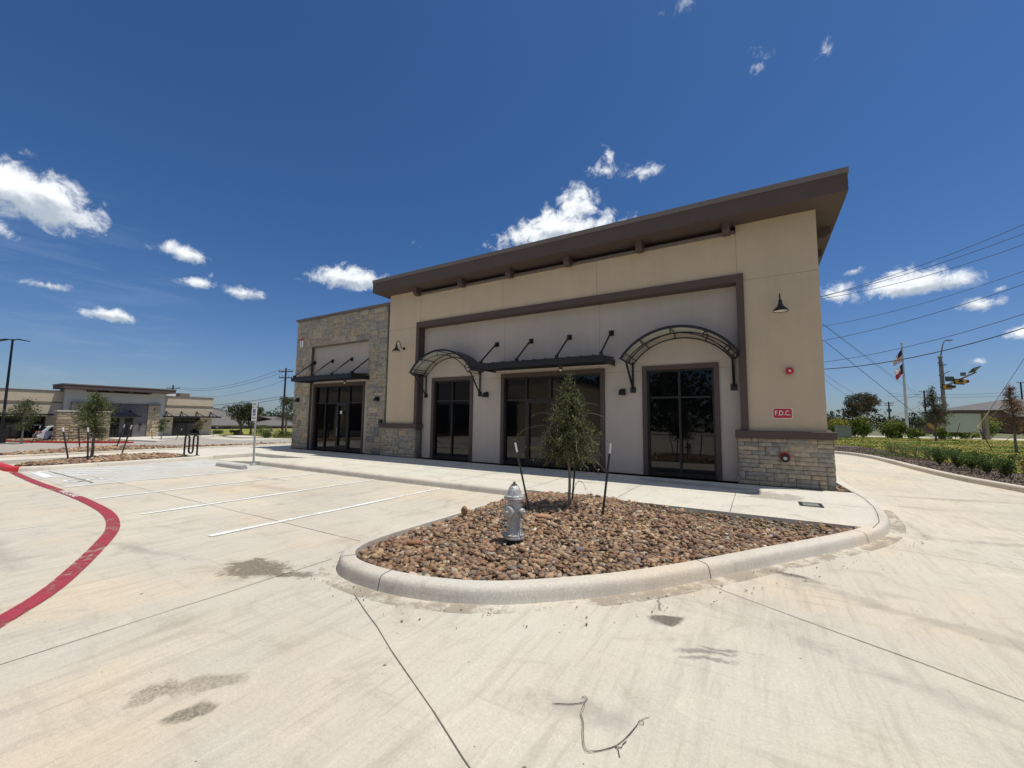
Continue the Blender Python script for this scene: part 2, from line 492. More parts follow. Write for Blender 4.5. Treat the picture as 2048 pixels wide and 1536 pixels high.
M['brass'] = mk('weathered bronze nut', (0.15, 0.14, 0.10), rough=0.5, metal=0.6)
M['blackpipe'] = mk('black iron', (0.02, 0.02, 0.02), rough=0.6)
M['galv'] = mk('galvanised steel', (0.42, 0.44, 0.43), (0.34, 0.36, 0.36), 6, 0.45, metal=0.5)
M['tpost'] = mk('dark post paint', (0.022, 0.024, 0.026), (0.03, 0.03, 0.03), 30, 0.6)
M['ptip'] = mk('post tip paint', (0.80, 0.82, 0.80), (0.55, 0.56, 0.54), 60, 0.6)
M['soil'] = mk('sandy soil', (0.26, 0.215, 0.15), (0.19, 0.155, 0.11), 5, 0.95, 0.8, 30, fine=0.3)
M['rock'] = mk('river rock', (1.15, 1.1, 1.05), (0.75, 0.73, 0.7), 30, 0.8, 0.7, 60, attr=True)
M['bark'] = mk('grey bark', (0.20, 0.165, 0.135), (0.12, 0.10, 0.085), 22, 0.9, 0.6, 40)
M['twigbark'] = mk('tan twig bark', (0.26, 0.23, 0.165), (0.17, 0.145, 0.11), 22, 0.9)
M['leaf'] = mk('leaves', (1.0, 1.0, 1.0), (0.8, 0.8, 0.8), 3, 0.6, attr=True, trans=0.25, spec=0.2)
M['grass'] = mk('grass ground', (0.15, 0.20, 0.03), (0.34, 0.265, 0.05), 0.33, 0.95, 0.9, 25, fine=0.45)
M['terrain'] = mk('rough verge', (0.10, 0.12, 0.045), (0.17, 0.15, 0.08), 0.05, 0.95, fine=0.4, bscale=3)
M['mulch'] = mk('bark mulch', (0.105, 0.078, 0.060), (0.20, 0.155, 0.125), 9, 0.95, 1.0, 34, fine=0.55)
M['roofing'] = mk('grey shingles', (0.155, 0.145, 0.135), (0.125, 0.118, 0.112), 1.5, 0.9, 0.3, 8, fine=0.25)
M['housewall'] = mk('house brick', (0.30, 0.24, 0.19), (0.24, 0.19, 0.15), 2, 0.9)
M['pole'] = mk('creosote pole', (0.045, 0.035, 0.03), (0.03, 0.025, 0.02), 10, 0.9)
M['alum'] = mk('painted steel pole', (0.50, 0.51, 0.52), (0.44, 0.45, 0.46), 2, 0.5, metal=0.2)
M['steelp'] = mk('weathered steel', (0.20, 0.185, 0.17), (0.15, 0.14, 0.13), 2, 0.6)
M['yellow'] = mk('signal yellow', (0.62, 0.34, 0.04), (0.50, 0.27, 0.04), 8, 0.6)
M['cable'] = mk('cable', (0.035, 0.037, 0.04), rough=0.7)
M['cab'] = mk('grey green cabinet', (0.24, 0.26, 0.235), (0.22, 0.24, 0.22), 4, 0.6)
M['board'] = mk('blank sign face', (0.52, 0.53, 0.45), (0.49, 0.50, 0.43), 1, 0.7)
M['blue'] = mk('blue sign', (0.05, 0.25, 0.50), (0.04, 0.2, 0.42), 2, 0.5)
M['bluesign'] = mk('accessible blue', (0.015, 0.05, 0.25), rough=0.5)
M['green'] = mk('sign green', (0.02, 0.22, 0.10), rough=0.5)
M['greysign'] = mk('street sign back', (0.03, 0.06, 0.045), rough=0.6)
M['ltgrey2'] = mk('pale grey stucco', (0.50, 0.50, 0.45), (0.47, 0.47, 0.42), 0.5, 0.9, 0.3, 30, fine=0.1)
M['beige2'] = mk('tan stucco', (0.58, 0.49, 0.36), (0.54, 0.455, 0.335), 0.5, 0.9, 0.3, 30, fine=0.1)
M['band2'] = mk('taupe band', (0.25, 0.195, 0.145), rough=0.9)
M['dkbrick'] = mk('painted grey brick', (0.15, 0.145, 0.15), (0.125, 0.12, 0.125), 2, 0.85, 0.5, 10, fine=0.2, stretch=(1, 1, 6))
M['car'] = mk('silver car paint', (0.62, 0.64, 0.66), (0.6, 0.62, 0.64), 1, 0.25, metal=0.35)
M['tyre'] = mk('tyre rubber', (0.02, 0.02, 0.02), rough=0.9)
M['tail'] = mk('tail light red', (0.45, 0.01, 0.015), rough=0.2)
M['wheelstop'] = concrete('wheel stop concrete', (0.45, 0.45, 0.43), (0.40, 0.40, 0.38), (), streak=0.3, specks=False)
M['wire'] = mk('rusty wire', (0.10, 0.075, 0.06), rough=0.7)
M['fence'] = mk('dark fence', (0.035, 0.035, 0.035), rough=0.8)
M['redfence'] = mk('brick red wall', (0.20, 0.11, 0.08), (0.16, 0.09, 0.07), 2, 0.9)
M['usred'] = mk('flag red', (0.40, 0.03, 0.04), rough=0.8)
M['usblue'] = mk('flag blue', (0.012, 0.022, 0.085), rough=0.8)
M['strap'] = mk('yellow guard', (0.50, 0.38, 0.12), (0.42, 0.32, 0.1), 6, 0.6)

# ------------------------------------------------------------------ mesh tools
COL = scene.collection


class MB:
    def __init__(s):
        s.v = []
        s.f = []
        s.mi = []
        s.cur = 0

    def add(s, vs, fs):
        o = len(s.v)
        s.v += [tuple(v) for v in vs]
        s.f += [tuple(i + o for i in f) for f in fs]
        s.mi += [s.cur] * len(fs)
        return s

    def box(s, x0, y0, z0, x1, y1, z1):
        x0, x1 = min(x0, x1), max(x0, x1)
        y0, y1 = min(y0, y1), max(y0, y1)
        z0, z1 = min(z0, z1), max(z0, z1)
        return s.add([(x0, y0, z0), (x1, y0, z0), (x1, y1, z0), (x0, y1, z0), (x0, y0, z1), (x1, y0, z1), (x1, y1, z1), (x0, y1, z1)],
                     [(0, 3, 2, 1), (4, 5, 6, 7), (0, 1, 5, 4), (1, 2, 6, 5), (2, 3, 7, 6), (3, 0, 4, 7)])

    def bbox(s, x0, y0, z0, x1, y1, z1, c=0.01):
        """box with chamfered vertical and top edges"""
        a = [(x0 + c, y0), (x1 - c, y0), (x1, y0 + c), (x1, y1 - c), (x1 - c, y1), (x0 + c, y1), (x0, y1 - c), (x0, y0 + c)]
        k = [(min(max(x, x0 + c), x1 - c), min(max(y, y0 + c), y1 - c)) for x, y in a]
        vs = [(x, y, z0) for x, y in a] + [(x, y, z1 - c) for x, y in a] + [(x, y, z1) for x, y in k]
        fs = [tuple(range(7, -1, -1)), tuple(range(16, 24))]
        for L in (0, 8):
            for i in range(8):
                j = (i + 1) % 8
                fs.append((L + i, L + j, L + 8 + j, L + 8 + i))
        return s.add(vs, fs)

    def obox(s, c, sz, rot):
        m = rot if isinstance(rot, Matrix) else Matrix.Rotation(rot, 3, 'Z')
        vs = []
        for z in (-.5, .5):
            for x, y in ((-.5, -.5), (.5, -.5), (.5, .5), (-.5, .5)):
                vs.append(Vector(c) + m @ Vector((x * sz[0], y * sz[1], z * sz[2])))
        return s.add(vs, [(0, 3, 2, 1), (4, 5, 6, 7), (0, 1, 5, 4), (1, 2, 6, 5), (2, 3, 7, 6), (3, 0, 4, 7)])

    def prism(s, pts, a, b, axis='z'):
        n = len(pts)
        def P(p, t):
            return (p[0], p[1], t) if axis == 'z' else ((p[0], t, p[1]) if axis == 'y' else (t, p[0], p[1]))
        ar = sum(pts[i][0] * pts[(i + 1) % n][1] - pts[(i + 1) % n][0] * pts[i][1] for i in range(n))
        if (ar < 0) != (axis == 'y'):
            pts = pts[::-1]
        a, b = min(a, b), max(a, b)
        vs = [P(p, a) for p in pts] + [P(p, b) for p in pts]
        fs = [tuple(range(n - 1, -1, -1)), tuple(range(n, 2 * n))]
        fs += [(i, (i + 1) % n, n + (i + 1) % n, n + i) for i in range(n)]
        return s.add(vs, fs)

    def tube(s, pts, r, n=8, cap=True):
        pts = [Vector(p) for p in pts]
        rs = r if isinstance(r, (list, tuple)) else [r] * len(pts)
        vs = []
        fs = []
        pu = None
        for i, p in enumerate(pts):
            d = (pts[min(i + 1, len(pts) - 1)] - pts[max(i - 1, 0)])
            d = d.normalized() if d.length > 1e-9 else Vector((0, 0, 1))
            if pu is None:
                pu = d.orthogonal().normalized()
            u = (pu - d * pu.dot(d))
            u = u.normalized() if u.length > 1e-6 else d.orthogonal().normalized()
            pu = u
            v = d.cross(u)
            for k in range(n):
                a = 2 * math.pi * k / n + (math.pi / 4 if n == 4 else 0)
                vs.append(p + (u * math.cos(a) + v * math.sin(a)) * rs[i])
        for i in range(len(pts) - 1):
            for k in range(n):
                a = i * n + k
                b = i * n + (k + 1) % n
                fs.append((a, b, b + n, a + n))
        if cap:
            fs.append(tuple(range(n - 1, -1, -1)))
            fs.append(tuple((len(pts) - 1) * n + k for k in range(n)))
        return s.add(vs, fs)

    def lathe(s, prof, c, n=24, d=(0, 0, 1)):
        d = Vector(d).normalized()
        u = d.orthogonal().normalized()
        v = d.cross(u)
        c = Vector(c)
        vs = []
        fs = []
        for r, h in prof:
            for k in range(n):
                a = 2 * math.pi * k / n
                vs.append(c + d * h + (u * math.cos(a) + v * math.sin(a)) * max(r, 1e-4))
        for i in range(len(prof) - 1):
            for k in range(n):
                a = i * n + k
                b = i * n + (k + 1) % n
                fs.append((a, b, b + n, a + n))
        fs.append(tuple(range(n - 1, -1, -1)))
        fs.append(tuple((len(prof) - 1) * n + k for k in range(n)))
        return s.add(vs, fs)

    def build(s, name, mats, parent=None, smooth=False):
        me = bpy.data.meshes.new(name)
        me.from_pydata(s.v, [], s.f)
        mats = mats if isinstance(mats, (list, tuple)) else [mats]
        for m in mats:
            me.materials.append(M[m] if isinstance(m, str) else m)
        if len(mats) > 1:
            me.polygons.foreach_set('material_index', s.mi)
        if smooth:
            me.polygons.foreach_set('use_smooth', [True] * len(me.polygons))
            try:
                me.set_sharp_from_angle(angle=R(38))
            except Exception:
                pass
        me.update()
        return link(name, me, parent)


def link(name, me, parent=None):
    o = bpy.data.objects.new(name, me)
    COL.objects.link(o)
    if parent is not None:
        o.parent = parent
        if parent.type == 'EMPTY':
            o.location = -Vector(parent.location)
    return o


def tag(o, label, cat, group=None, kind=None):
    if label:
        o['label'] = label
    if cat:
        o['category'] = cat
    if group:
        o['group'] = group
    if kind:
        o['kind'] = kind
    return o


def thing(name, label, cat, loc, group=None):
    o = bpy.data.objects.new(name, None)
    COL.objects.link(o)
    o.location = loc
    o.empty_display_size = 0.2
    return tag(o, label, cat, group)


def struct(o):
    o['kind'] = 'structure'
    return o


def copy_tree(o, loc=None, label=None, rotz=None, scale=None, parent=None):
    c = o.copy()
    COL.objects.link(c)
    if parent is not None:
        c.parent = parent
    for ch in list(o.children):
        copy_tree(ch, parent=c)
    if loc is not None:
        c.location = loc
    if label:
        c['label'] = label
    if rotz is not None:
        c.rotation_euler = (0, 0, rotz)
    if scale is not None:
        c.scale = (scale, scale, scale) if not isinstance(scale, tuple) else scale
    return c


def npmesh(name, verts, faces, mat, cols=None, parent=None, smooth=False):
    """verts (N,3), faces (F,k) numpy, cols (N,3) per point"""
    me = bpy.data.meshes.new(name)
    nv, nf, k = len(verts), len(faces), faces.shape[1]
    me.vertices.add(nv)
    me.vertices.foreach_set('co', np.asarray(verts, np.float32).ravel())
    me.loops.add(nf * k)
    me.loops.foreach_set('vertex_index', faces.astype(np.int32).ravel())
    me.polygons.add(nf)
    me.polygons.foreach_set('loop_start', (np.arange(nf) * k).astype(np.int32))
    me.polygons.foreach_set('loop_total', np.full(nf, k, np.int32))
    if smooth:
        me.polygons.foreach_set('use_smooth', [True] * nf)
    me.update(calc_edges=True)
    if cols is not None:
        at = me.color_attributes.new('col', 'FLOAT_COLOR', 'POINT')
        c4 = np.ones((nv, 4), np.float32)
        c4[:, :3] = cols
        at.data.foreach_set('color', c4.ravel())
    me.materials.append(M[mat] if isinstance(mat, str) else mat)
    return link(name, me, parent)


def text(s, name, size, loc, rot, mat, parent=None, depth=0.002, align='CENTER', bold=0.0, sx=1.0):
    cu = bpy.data.curves.new(name, 'FONT')
    cu.body = s
    cu.size = size
    cu.align_x = align
    cu.align_y = 'CENTER'
    cu.extrude = depth
    cu.offset = bold
    tmp = bpy.data.objects.new('tmp', cu)
    COL.objects.link(tmp)
    dg = bpy.context.evaluated_depsgraph_get()
    me = bpy.data.meshes.new_from_object(tmp.evaluated_get(dg))
    bpy.data.objects.remove(tmp)
    T = Matrix.Translation(loc) @ (rot.to_4x4() if isinstance(rot, Matrix) else Matrix(rot).to_4x4()) @ Matrix.Diagonal((sx, 1, 1, 1))
    me.transform(T)
    me.materials.clear()
    me.materials.append(M[mat])
    me.name = name
    return link(name, me, parent)


ROT_FRONT = Matrix(((1, 0, 0), (0, 0, -1), (0, 1, 0)))   # text facing -Y


def catmull(pts, k=6):
    out = []
    n = len(pts)
    P = [Vector(p) for p in pts]
    for i in range(n - 1):
        p0, p1, p2, p3 = P[max(i - 1, 0)], P[i], P[i + 1], P[min(i + 2, n - 1)]
        for j in range(k):
            t = j / k
            out.append(0.5 * ((2 * p1) + (-p0 + p2) * t + (2 * p0 - 5 * p1 + 4 * p2 - p3) * t * t + (-p0 + 3 * p1 - 3 * p2 + p3) * t ** 3))
    out.append(P[-1])
    return out


def hgt(x):
    """lie of the land: level round the shop, falling to the west"""
    if x > -22:
        return 0.0
    if x < -50:
        return -1.1
    return -1.1 * (-22 - x) / 28.0


def inpoly(x, y, poly):
    c = np.zeros(len(x), bool)
    n = len(poly)
    j = n - 1
    for i in range(n):
        xi, yi = poly[i]
        xj, yj = poly[j]
        c ^= ((yi > y) != (yj > y)) & (x < (xj - xi) * (y - yi) / (yj - yi + 1e-12) + xi)
        j = i
    return c


# ------------------------------------------------------------------ ground
xs = [-900, -300, -120, -50, -45, -40, -35, -30, -26, -22, -10, 0, 10, 40, 120, 300, 900]
ys = [-900, -300, -100, -40, -20, 0, 20, 40, 80, 160, 300, 900]
V_ = [(x, y, hgt(x) - 0.06) for y in ys for x in xs]
nx = len(xs)
F_ = [(j * nx + i, j * nx + i + 1, (j + 1) * nx + i + 1, (j + 1) * nx + i) for j in range(len(ys) - 1) for i in range(nx - 1)]
g = MB().add(V_, F_).build('ground', 'terrain')
struct(g)

CURB_E = catmull([(9.6, -9, 0), (8.3, -3, 0), (7.1, 3, 0), (6.2, 8, 0), (5.36, 14, 0), (4.86, 16.4, 0), (4.62, 19, 0), (4.50, 22.3, 0), (4.25, 25.2, 0), (3.5, 27.2, 0), (1.6, 28.7, 0), (-3, 29.5, 0), (-12, 29.6, 0)], 6)
pv = MB()
pv.add([(-22, -70, 0), (14, -70, 0), (12.5, -30, 0)] + [(p.x, p.y, 0) for p in CURB_E] + [(-12, 40, 0), (-22, 42, 0)], [tuple(range(3 + len(CURB_E) + 2))])
pv.add([(-22, -70, 0), (-22, 42, 0), (-50, 30.6, -1.1), (-50, -70, -1.1)], [(0, 1, 2, 3)])
pv.add([(-50, -70, -1.1), (-50, 30.6, -1.1), (-52.7, 30, -1.1), (-64, 26.3, -1.1), (-100, 26, -1.1), (-100, -70, -1.1)], [(0, 1, 2, 3, 4, 5)])
o = struct(pv.build('pavement', 'pave'))

# control joints in the pavement
jt = MB()


def strip(mb, a, b, wd, z=0.004):
    a = Vector((a[0], a[1], 0))
    b = Vector((b[0], b[1], 0))
    wd = wd * (.72 if z < .0045 else 1)
    n = max(1, int((b - a).length / 0.35))
    d = (b - a).normalized()
    s = Vector((-d.y, d.x, 0))
    pts = []
    for i in range(n + 1):
        p = a + (b - a) * i / n + s * (random.uniform(-.006, .006) if 0 < i < n else 0)
        pts.append(p)
    for i in range(n):
        w0 = wd * random.uniform(.7, 1.15) / 2
        p, q = pts[i], pts[i + 1]
        mb.add([p - s * w0 + Vector((0, 0, z)), q - s * w0 + Vector((0, 0, z)), q + s * w0 + Vector((0, 0, z)), p + s * w0 + Vector((0, 0, z))], [(0, 1, 2, 3)])


for a, b, wd in (((-4.08, -6), (-4.08, 3.0), .011), ((-3.12, 2.53), (2.6, -0.16), .011), ((-0.42, 4.44), (7.2, 0.62), .012), ((-16.9, 3.6), (-4.15, 3.6), .013),
                 ((1.9, 10.55), (5.9, 11.15), .014), ((1.24, 7.03), (6.3, 5.85), .011), ((-4.08, 0.0), (-30, 0.0), .012), ((-8.6, -6), (-8.6, 3.6), .012), ((-13.0, -6), (-13.0, 7.2), .012),
                 ((2.5, 16.0), (4.7, 16.3), .014), ((1.9, 21.5), (4.5, 21.6), .016), ((-16.6, 3.25), (-13.1, 3.27), .03)):
    strip(jt, a, b, wd * .8, .016 if wd == .03 else .004)
struct(jt.build('pavement_joints', 'crack'))

# accessible stall slab in a greyer pour
struct(MB().add([(-16.95, 2.78, .004), (-12.85, 2.78, .004), (-12.85, 7.28, .004), (-16.95, 7.28, .004)], [(0, 1, 2, 3)]).build('accessible_stall_slab', 'slab'))

# white parking lines
wl = MB()  # stall lines
for x in (-6.15, -8.37, -10.59, -12.79, -14.95):
    strip(wl, (x, 2.68), (x + random.uniform(-.03, .03), 7.22), .095, .008)
strip(wl, (-16.9, 2.8), (-16.95, 7.2), .095, .008)
struct(wl.build('parking_lines', 'white'))
hl = MB()
k = 0
t = -1.7
while t < 4.4:
    # 45 degree hatch lines clipped to the aisle
    pts = []
    x0, y0 = -16.88, 2.85 + t
    x1, y1 = -15.02, 2.85 + t + 1.86
    if y0 < 2.85:
        x0 += 2.85 - y0
        y0 = 2.85
    if y1 > 7.2:
        x1 -= y1 - 7.2
        y1 = 7.2
    if x1 > x0 + .1:
        strip(hl, (x0, y0), (x1, y1), .10, .008)
    t += .62
strip(hl, (-16.5, 2.98), (-15.0, 2.96), .16, .012)
# wheelchair symbol
cx, cy = -13.88, 3.25
ring = [(cx + .05 + .26 * math.cos(a), cy - .02 + .26 * math.sin(a)) for a in [R(130 + 30 * i) for i in range(9)]]
for a, b in zip(ring[:-1], ring[1:]):
    strip(hl, a, b, .07, .012)
for a, b in (((cx - .02, cy + .52), (cx - .02, cy + .10)), ((cx - .02, cy + .10), (cx + .25, cy + .08)), ((cx + .25, cy + .08), (cx + .36, cy - .28)), ((cx - .02, cy + .32), (cx + .2, cy + .32)), ((cx - .08, cy + .63), (cx + .05, cy + .63))):
    strip(hl, a, b, .075, .012)
struct(hl.build('aisle_hatching', 'whiteworn'))

# red fire lane stripe
rcl = catmull([(-17.15, 2.70, 0), (-14.5, 2.60, 0), (-11.8, 2.575, 0), (-10.4, 2.54, 0), (-8.95, 2.43, 0), (-7.82, 2.20, 0), (-6.93, 1.87, 0), (-5.55, 1.22, 0), (-4.92, .80, 0), (-4.3, .33, 0), (-3.6, -.3, 0)], 8)
ri, ro = [], []
for i, p in enumerate(rcl):
    d = (rcl[min(i + 1, len(rcl) - 1)] - rcl[max(i - 1, 0)]).normalized()
    nrm_ = Vector((-d.y, d.x, 0)) * .073
    ri.append(p - nrm_)
    ro.append(p + nrm_)
rs = MB()
for i in range(len(ri) - 1):
    rs.add([(ri[i].x, ri[i].y, .008), (ri[i + 1].x, ri[i + 1].y, .008), (ro[i + 1].x, ro[i + 1].y, .008), (ro[i].x, ro[i].y, .008)], [(0, 1, 2, 3)])
struct(rs.build('fire_lane_stripe', 'red'))
o = text('FIRE LANE', 'fire_lane_lettering', .15, (-11.65, 2.575, .013), Matrix.Rotation(R(-0.5), 3, 'Z'), 'whiteworn', depth=0.0, sx=1.6, bold=.002)
struct(o)


rd = MB()
rd.add([(-24, -60, hgt(-24) + .012), (-24, 4.2, hgt(-24) + .012), (-26.6, 6.0, hgt(-26.6) + .012), (-26.6, 7.6, hgt(-26.6) + .012), (-23.4, 9.8, hgt(-23.4) + .012), (-22.5, 14, hgt(-22.5) + .012), (-22.5, 40, hgt(-22.5) + .012), (-50, 30, -1.088), (-50, -60, -1.088)], [tuple(range(9))])
rd.add([(-50, -60, -1.088), (-50, 24, -1.088), (-64, 24, -1.088), (-64, -60, -1.088)], [(0, 1, 2, 3)])
struct(rd.build('west_road', 'road'))

# ------------------------------------------------------------------ curbs and walks
PROF = [(0.024, 0.0), (0.020, 0.012), (0.012, 0.05), (0.004, 0.088), (-0.008, 0.112), (-0.026, 0.126), (-0.05, 0.1315), (-0.150, 0.132), (-0.153, 0.0)]


def sweep(mb, path, prof, zf=lambda p: 0.0, side=1):
    """path of Vectors; profile (outward offset, z)"""
    n = len(path)
    k = len(prof)
    vs = []
    fs = []
    for i, p in enumerate(path):
        d = path[min(i + 1, n - 1)] - path[max(i - 1, 0)]
        d.z = 0
        d.normalize()
        s = Vector((d.y, -d.x, 0)) * side
        for o_, z in prof:
            q = p + s * o_
            vs.append((q.x, q.y, z + zf(p)))
    for i in range(n - 1):
        for j in range(k - 1):
            a = i * k + j
            f = (a, a + 1, a + k + 1, a + k)
            fs.append(f if side > 0 else f[::-1])
    fs.append(tuple(range(k)) if side < 0 else tuple(range(k - 1, -1, -1)))
    e = (n - 1) * k
    fs.append(tuple(e + j for j in range(k)) if side > 0 else tuple(e + j for j in range(k - 1, -1, -1)))
    mb.add(vs, fs)


isl = catmull([(-4.08, 7.30, 0), (-4.08, 6.4, 0), (-4.08, 5.0, 0), (-4.09, 3.9, 0), (-4.05, 3.35, 0), (-3.90, 2.98, 0), (-3.60, 2.76, 0), (-3.23, 2.70, 0), (-2.83, 2.72, 0), (-2.45, 2.81, 0), (-2.07, 2.97, 0), (-1.69, 3.25, 0), (-1.11, 3.82, 0), (-.58, 4.50, 0), (-.01, 5.35, 0), (.61, 6.26, 0), (1.17, 7.13, 0), (1.50, 7.85, 0), (1.68, 8.55, 0), (1.77, 9.25, 0), (1.82, 10.0, 0)], 5)
isl_flat = catmull([(1.82, 10.0, 0), (1.84, 10.6, 0), (1.80, 11.4, 0), (1.76, 12.6, 0), (1.75, 16, 0), (1.75, 27, 0)], 4)
cm = MB()
sweep(cm, isl, PROF, side=1)
# past the walk the curb flattens into the drive
n_ = len(isl_flat)
for i in range(n_ - 1):
    a, b = isl_flat[i], isl_flat[i + 1]
    h0 = .132
    h1 = .132
    e0 = .03 + .12 * min(1, i / 6)
    e1 = .03 + .12 * min(1, (i + 1) / 6)
    cm.add([(a.x + .05 + e0, a.y, .001), (b.x + .05 + e1, b.y, .001), (b.x - .06, b.y, h1), (a.x - .06, a.y, h0), (b.x - .17, b.y, h1 + .0005), (a.x - .17, a.y, h0 + .0005)], [(0, 1, 2, 3), (3, 2, 4, 5)])
# front curb of the walk, west of the island
sweep(cm, [Vector((x, 7.33 + .012 * math.sin(x), 0)) for x in np.linspace(-13.8, -4.10, 26)], PROF, side=1)
# west planting strip
nose = catmull([(-17.0, 7.34, 0), (-17.03, 6.0, 0), (-17.0, 4.6, 0), (-16.98, 3.5, 0), (-17.02, 3.05, 0), (-17.16, 2.80, 0)], 6)
sweep(cm, nose, PROF, side=-1)
# east curb along the drive
sweep(cm, CURB_E, PROF, side=-1)
struct(cm.build('curbs', 'curb', smooth=True))
rc = MB()
sweep(rc, catmull([(-17.16, 2.80, 0), (-17.45, 2.66, 0), (-18.1, 2.62, 0), (-21.6, 2.62, 0)], 5), PROF, side=-1)
struct(rc.build('red_curb_nose', 'redcurb', smooth=True))

# dust gathered in the gutter round the island
gd = MB()
for i in range(14, len(isl) - 1):
    p, q = isl[i], isl[i + 1]
    d0 = (isl[min(i + 1, len(isl) - 1)] - isl[i - 1]).normalized()
    d1 = (isl[min(i + 2, len(isl) - 1)] - isl[i]).normalized()
    s0, s1 = Vector((d0.y, -d0.x, 0)), Vector((d1.y, -d1.x, 0))
    for a0, a1 in ((.026, .10), (.10, .19)):
        gd.add([p + s0 * a0 + Vector((0, 0, .005)), p + s0 * a1 + Vector((0, 0, .005)), q + s1 * a1 + Vector((0, 0, .005)), q + s1 * a0 + Vector((0, 0, .005))], [(0, 1, 2, 3)])
struct(gd.build('gutter_dust', 'dust'))
# curb joints
cj = MB()
for idx in (38, 66, 80, 28):
    p = isl[idx]
    d = (isl[idx + 1] - isl[idx - 1]).normalized()
    s = Vector((d.y, -d.x, 0))
    for (a0, z0), (a1, z1) in zip(PROF[:-2], PROF[1:-1]):
        q0 = p + s * (a0 + .002)
        q1 = p + s * (a1 + .002)
        cj.add([(q0.x - d.x * .004, q0.y - d.y * .004, z0 + .003), (q0.x + d.x * .004, q0.y + d.y * .004, z0 + .003), (q1.x + d.x * .004, q1.y + d.y * .004, z1 + .003), (q1.x - d.x * .004, q1.y - d.y * .004, z1 + .003)], [(0, 1, 2, 3)])
struct(cj.build('curb_joints', 'crack'))

WZ = .13
wk = MB()
wk.prism([(-13.75, 7.45), (-4.2, 7.45), (-3.95, 7.50), (1.30, 7.50), (1.46, 8.0), (1.58, 8.7), (1.66, 9.4), (1.70, 10.2), (1.68, 11.0), (1.62, 11.05), (-18.8, 11.05), (-18.8, 30), (-21.3, 30), (-21.2, 13.5), (-21.15, 2.78), (-19.9, 2.78), (-19.9, 6.9), (-17.16, 6.9), (-17.16, 7.34), (-17.02, 7.34), (-17.02, 8.86), (-13.75, 8.86)], -.05, WZ)
struct(wk.build('sidewalk', 'walk'))
rp = MB()
rp.add([(-17.0, 7.34, .008), (-15.9, 7.34, .008), (-15.9, 8.84, .010), (-17.0, 8.84, .010), (-13.76, 7.34, .128), (-13.76, 8.84, .128), (-13.76, 7.34, 0), (-15.9, 7.34, 0)], [(0, 1, 2, 3), (1, 4, 5, 2), (7, 6, 4, 1)])
struct(rp.build('curb_ramp', 'walk'))
# walk joints
wj = MB()
for a, b in (((-13.7, 9.25), (1.62, 9.25)), ((-0.43, 7.52), (-0.43, 9.6)), ((-11.2, 8.46), (-4.2, 8.46)), ((-2.3, 9.25), (-2.12, 11.0)), ((-2.3, 7.52), (-2.3, 9.25)),
             ((-4.2, 7.5), (-4.2, 11.4)), ((-6.1, 7.5), (-6.1, 11.4)), ((-8.0, 7.5), (-8.0, 11.4)), ((-9.9, 7.5), (-9.9, 11.3)), ((-11.8, 7.5), (-11.8, 11.0)), ((-13.7, 8.9), (-13.7, 11.2)),
             ((-15.6, 8.9), (-15.6, 11.2)), ((-17.4, 8.9), (-17.4, 11.2)), ((-20.95, 8.9), (-17.1, 8.9)), ((-21.1, 5.0), (-19.95, 5.0)), ((-20.95, 7.0), (-17.2, 7.0))):
    strip(wj, a, b, .010, WZ + .004)
# edge line where the walk meets the curb
for a, b in ((( 1.31, 7.5), (1.47, 8.0)), ((1.47, 8.0), (1.585, 8.7)), ((1.585, 8.7), (1.665, 9.4)), ((1.665, 9.4), (1.70, 10.2)), ((1.70, 10.2), (1.68, 11.0)), ((1.68, 11.0), (1.58, 12.6))):
    strip(wj, a, b, .010, WZ + .006)
struct(wj.build('sidewalk_joints', 'joint'))

# low kerb behind the walk on the west side
lk = MB()
sweep(lk, [Vector((-21.15 - .004 * i, 2.8 + .6 * i, 0)) for i in range(19)], [(0.03, .12), (0.02, .185), (-0.01, .20), (-.12, .20), (-.14, .05)], side=1)
struct(lk.build('planting_strip_kerb', 'curb'))

# beds
MOUND = lambda x, y: .045 + .17 * np.exp(-((x + 2.6) ** 2 + (y - 6.25) ** 2) / 1.5) + .03 * np.exp(-((x + 1.5) ** 2 + (y - 4.9) ** 2) / 1.5)
ISL = [(-3.90, 7.46), (-3.90, 5.0), (-3.92, 3.9), (-3.88, 3.4), (-3.75, 3.08), (-3.5, 2.92), (-3.21, 2.86), (-2.83, 2.87), (-2.47, 2.96), (-2.12, 3.12), (-1.78, 3.38), (-1.22, 3.93), (-.70, 4.60), (-.13, 5.46), (.48, 6.36), (1.03, 7.22), (1.20, 7.46)]


def bed(name, poly, zf, mat, step=.15):
    xs_ = np.arange(min(p[0] for p in poly) - step, max(p[0] for p in poly) + 2 * step, step)
    ys_ = np.arange(min(p[1] for p in poly) - step, max(p[1] for p in poly) + 2 * step, step)
    X, Y = np.meshgrid(xs_, ys_)
    Z = zf(X, Y)
    nX, nY = len(xs_), len(ys_)
    cx_ = (X[:-1, :-1] + step / 2).ravel()
    cy_ = (Y[:-1, :-1] + step / 2).ravel()
    ok = inpoly(cx_, cy_, poly)
    idx = np.arange(nX * nY).reshape(nY, nX)
    F = np.stack([idx[:-1, :-1].ravel(), idx[:-1, 1:].ravel(), idx[1:, 1:].ravel(), idx[1:, :-1].ravel()], 1)[ok]
    V = np.stack([X.ravel(), Y.ravel(), Z.ravel()], 1)
    used = np.unique(F)
    rm = -np.ones(len(V), int)
    rm[used] = np.arange(len(used))
    return struct(npmesh(name, V[used], rm[F], mat, smooth=True))


bed('planting_bed_soil', ISL, lambda X, Y: MOUND(X, Y), 'soil', .08)

# icosphere template
import bmesh


def ico(sub):
    bm = bmesh.new()
    bmesh.ops.create_icosphere(bm, subdivisions=sub, radius=1)
    v = np.array([x.co[:] for x in bm.verts])
    f = np.array([[q.index for q in p.verts] for p in bm.faces])
    bm.free()
    return v, f


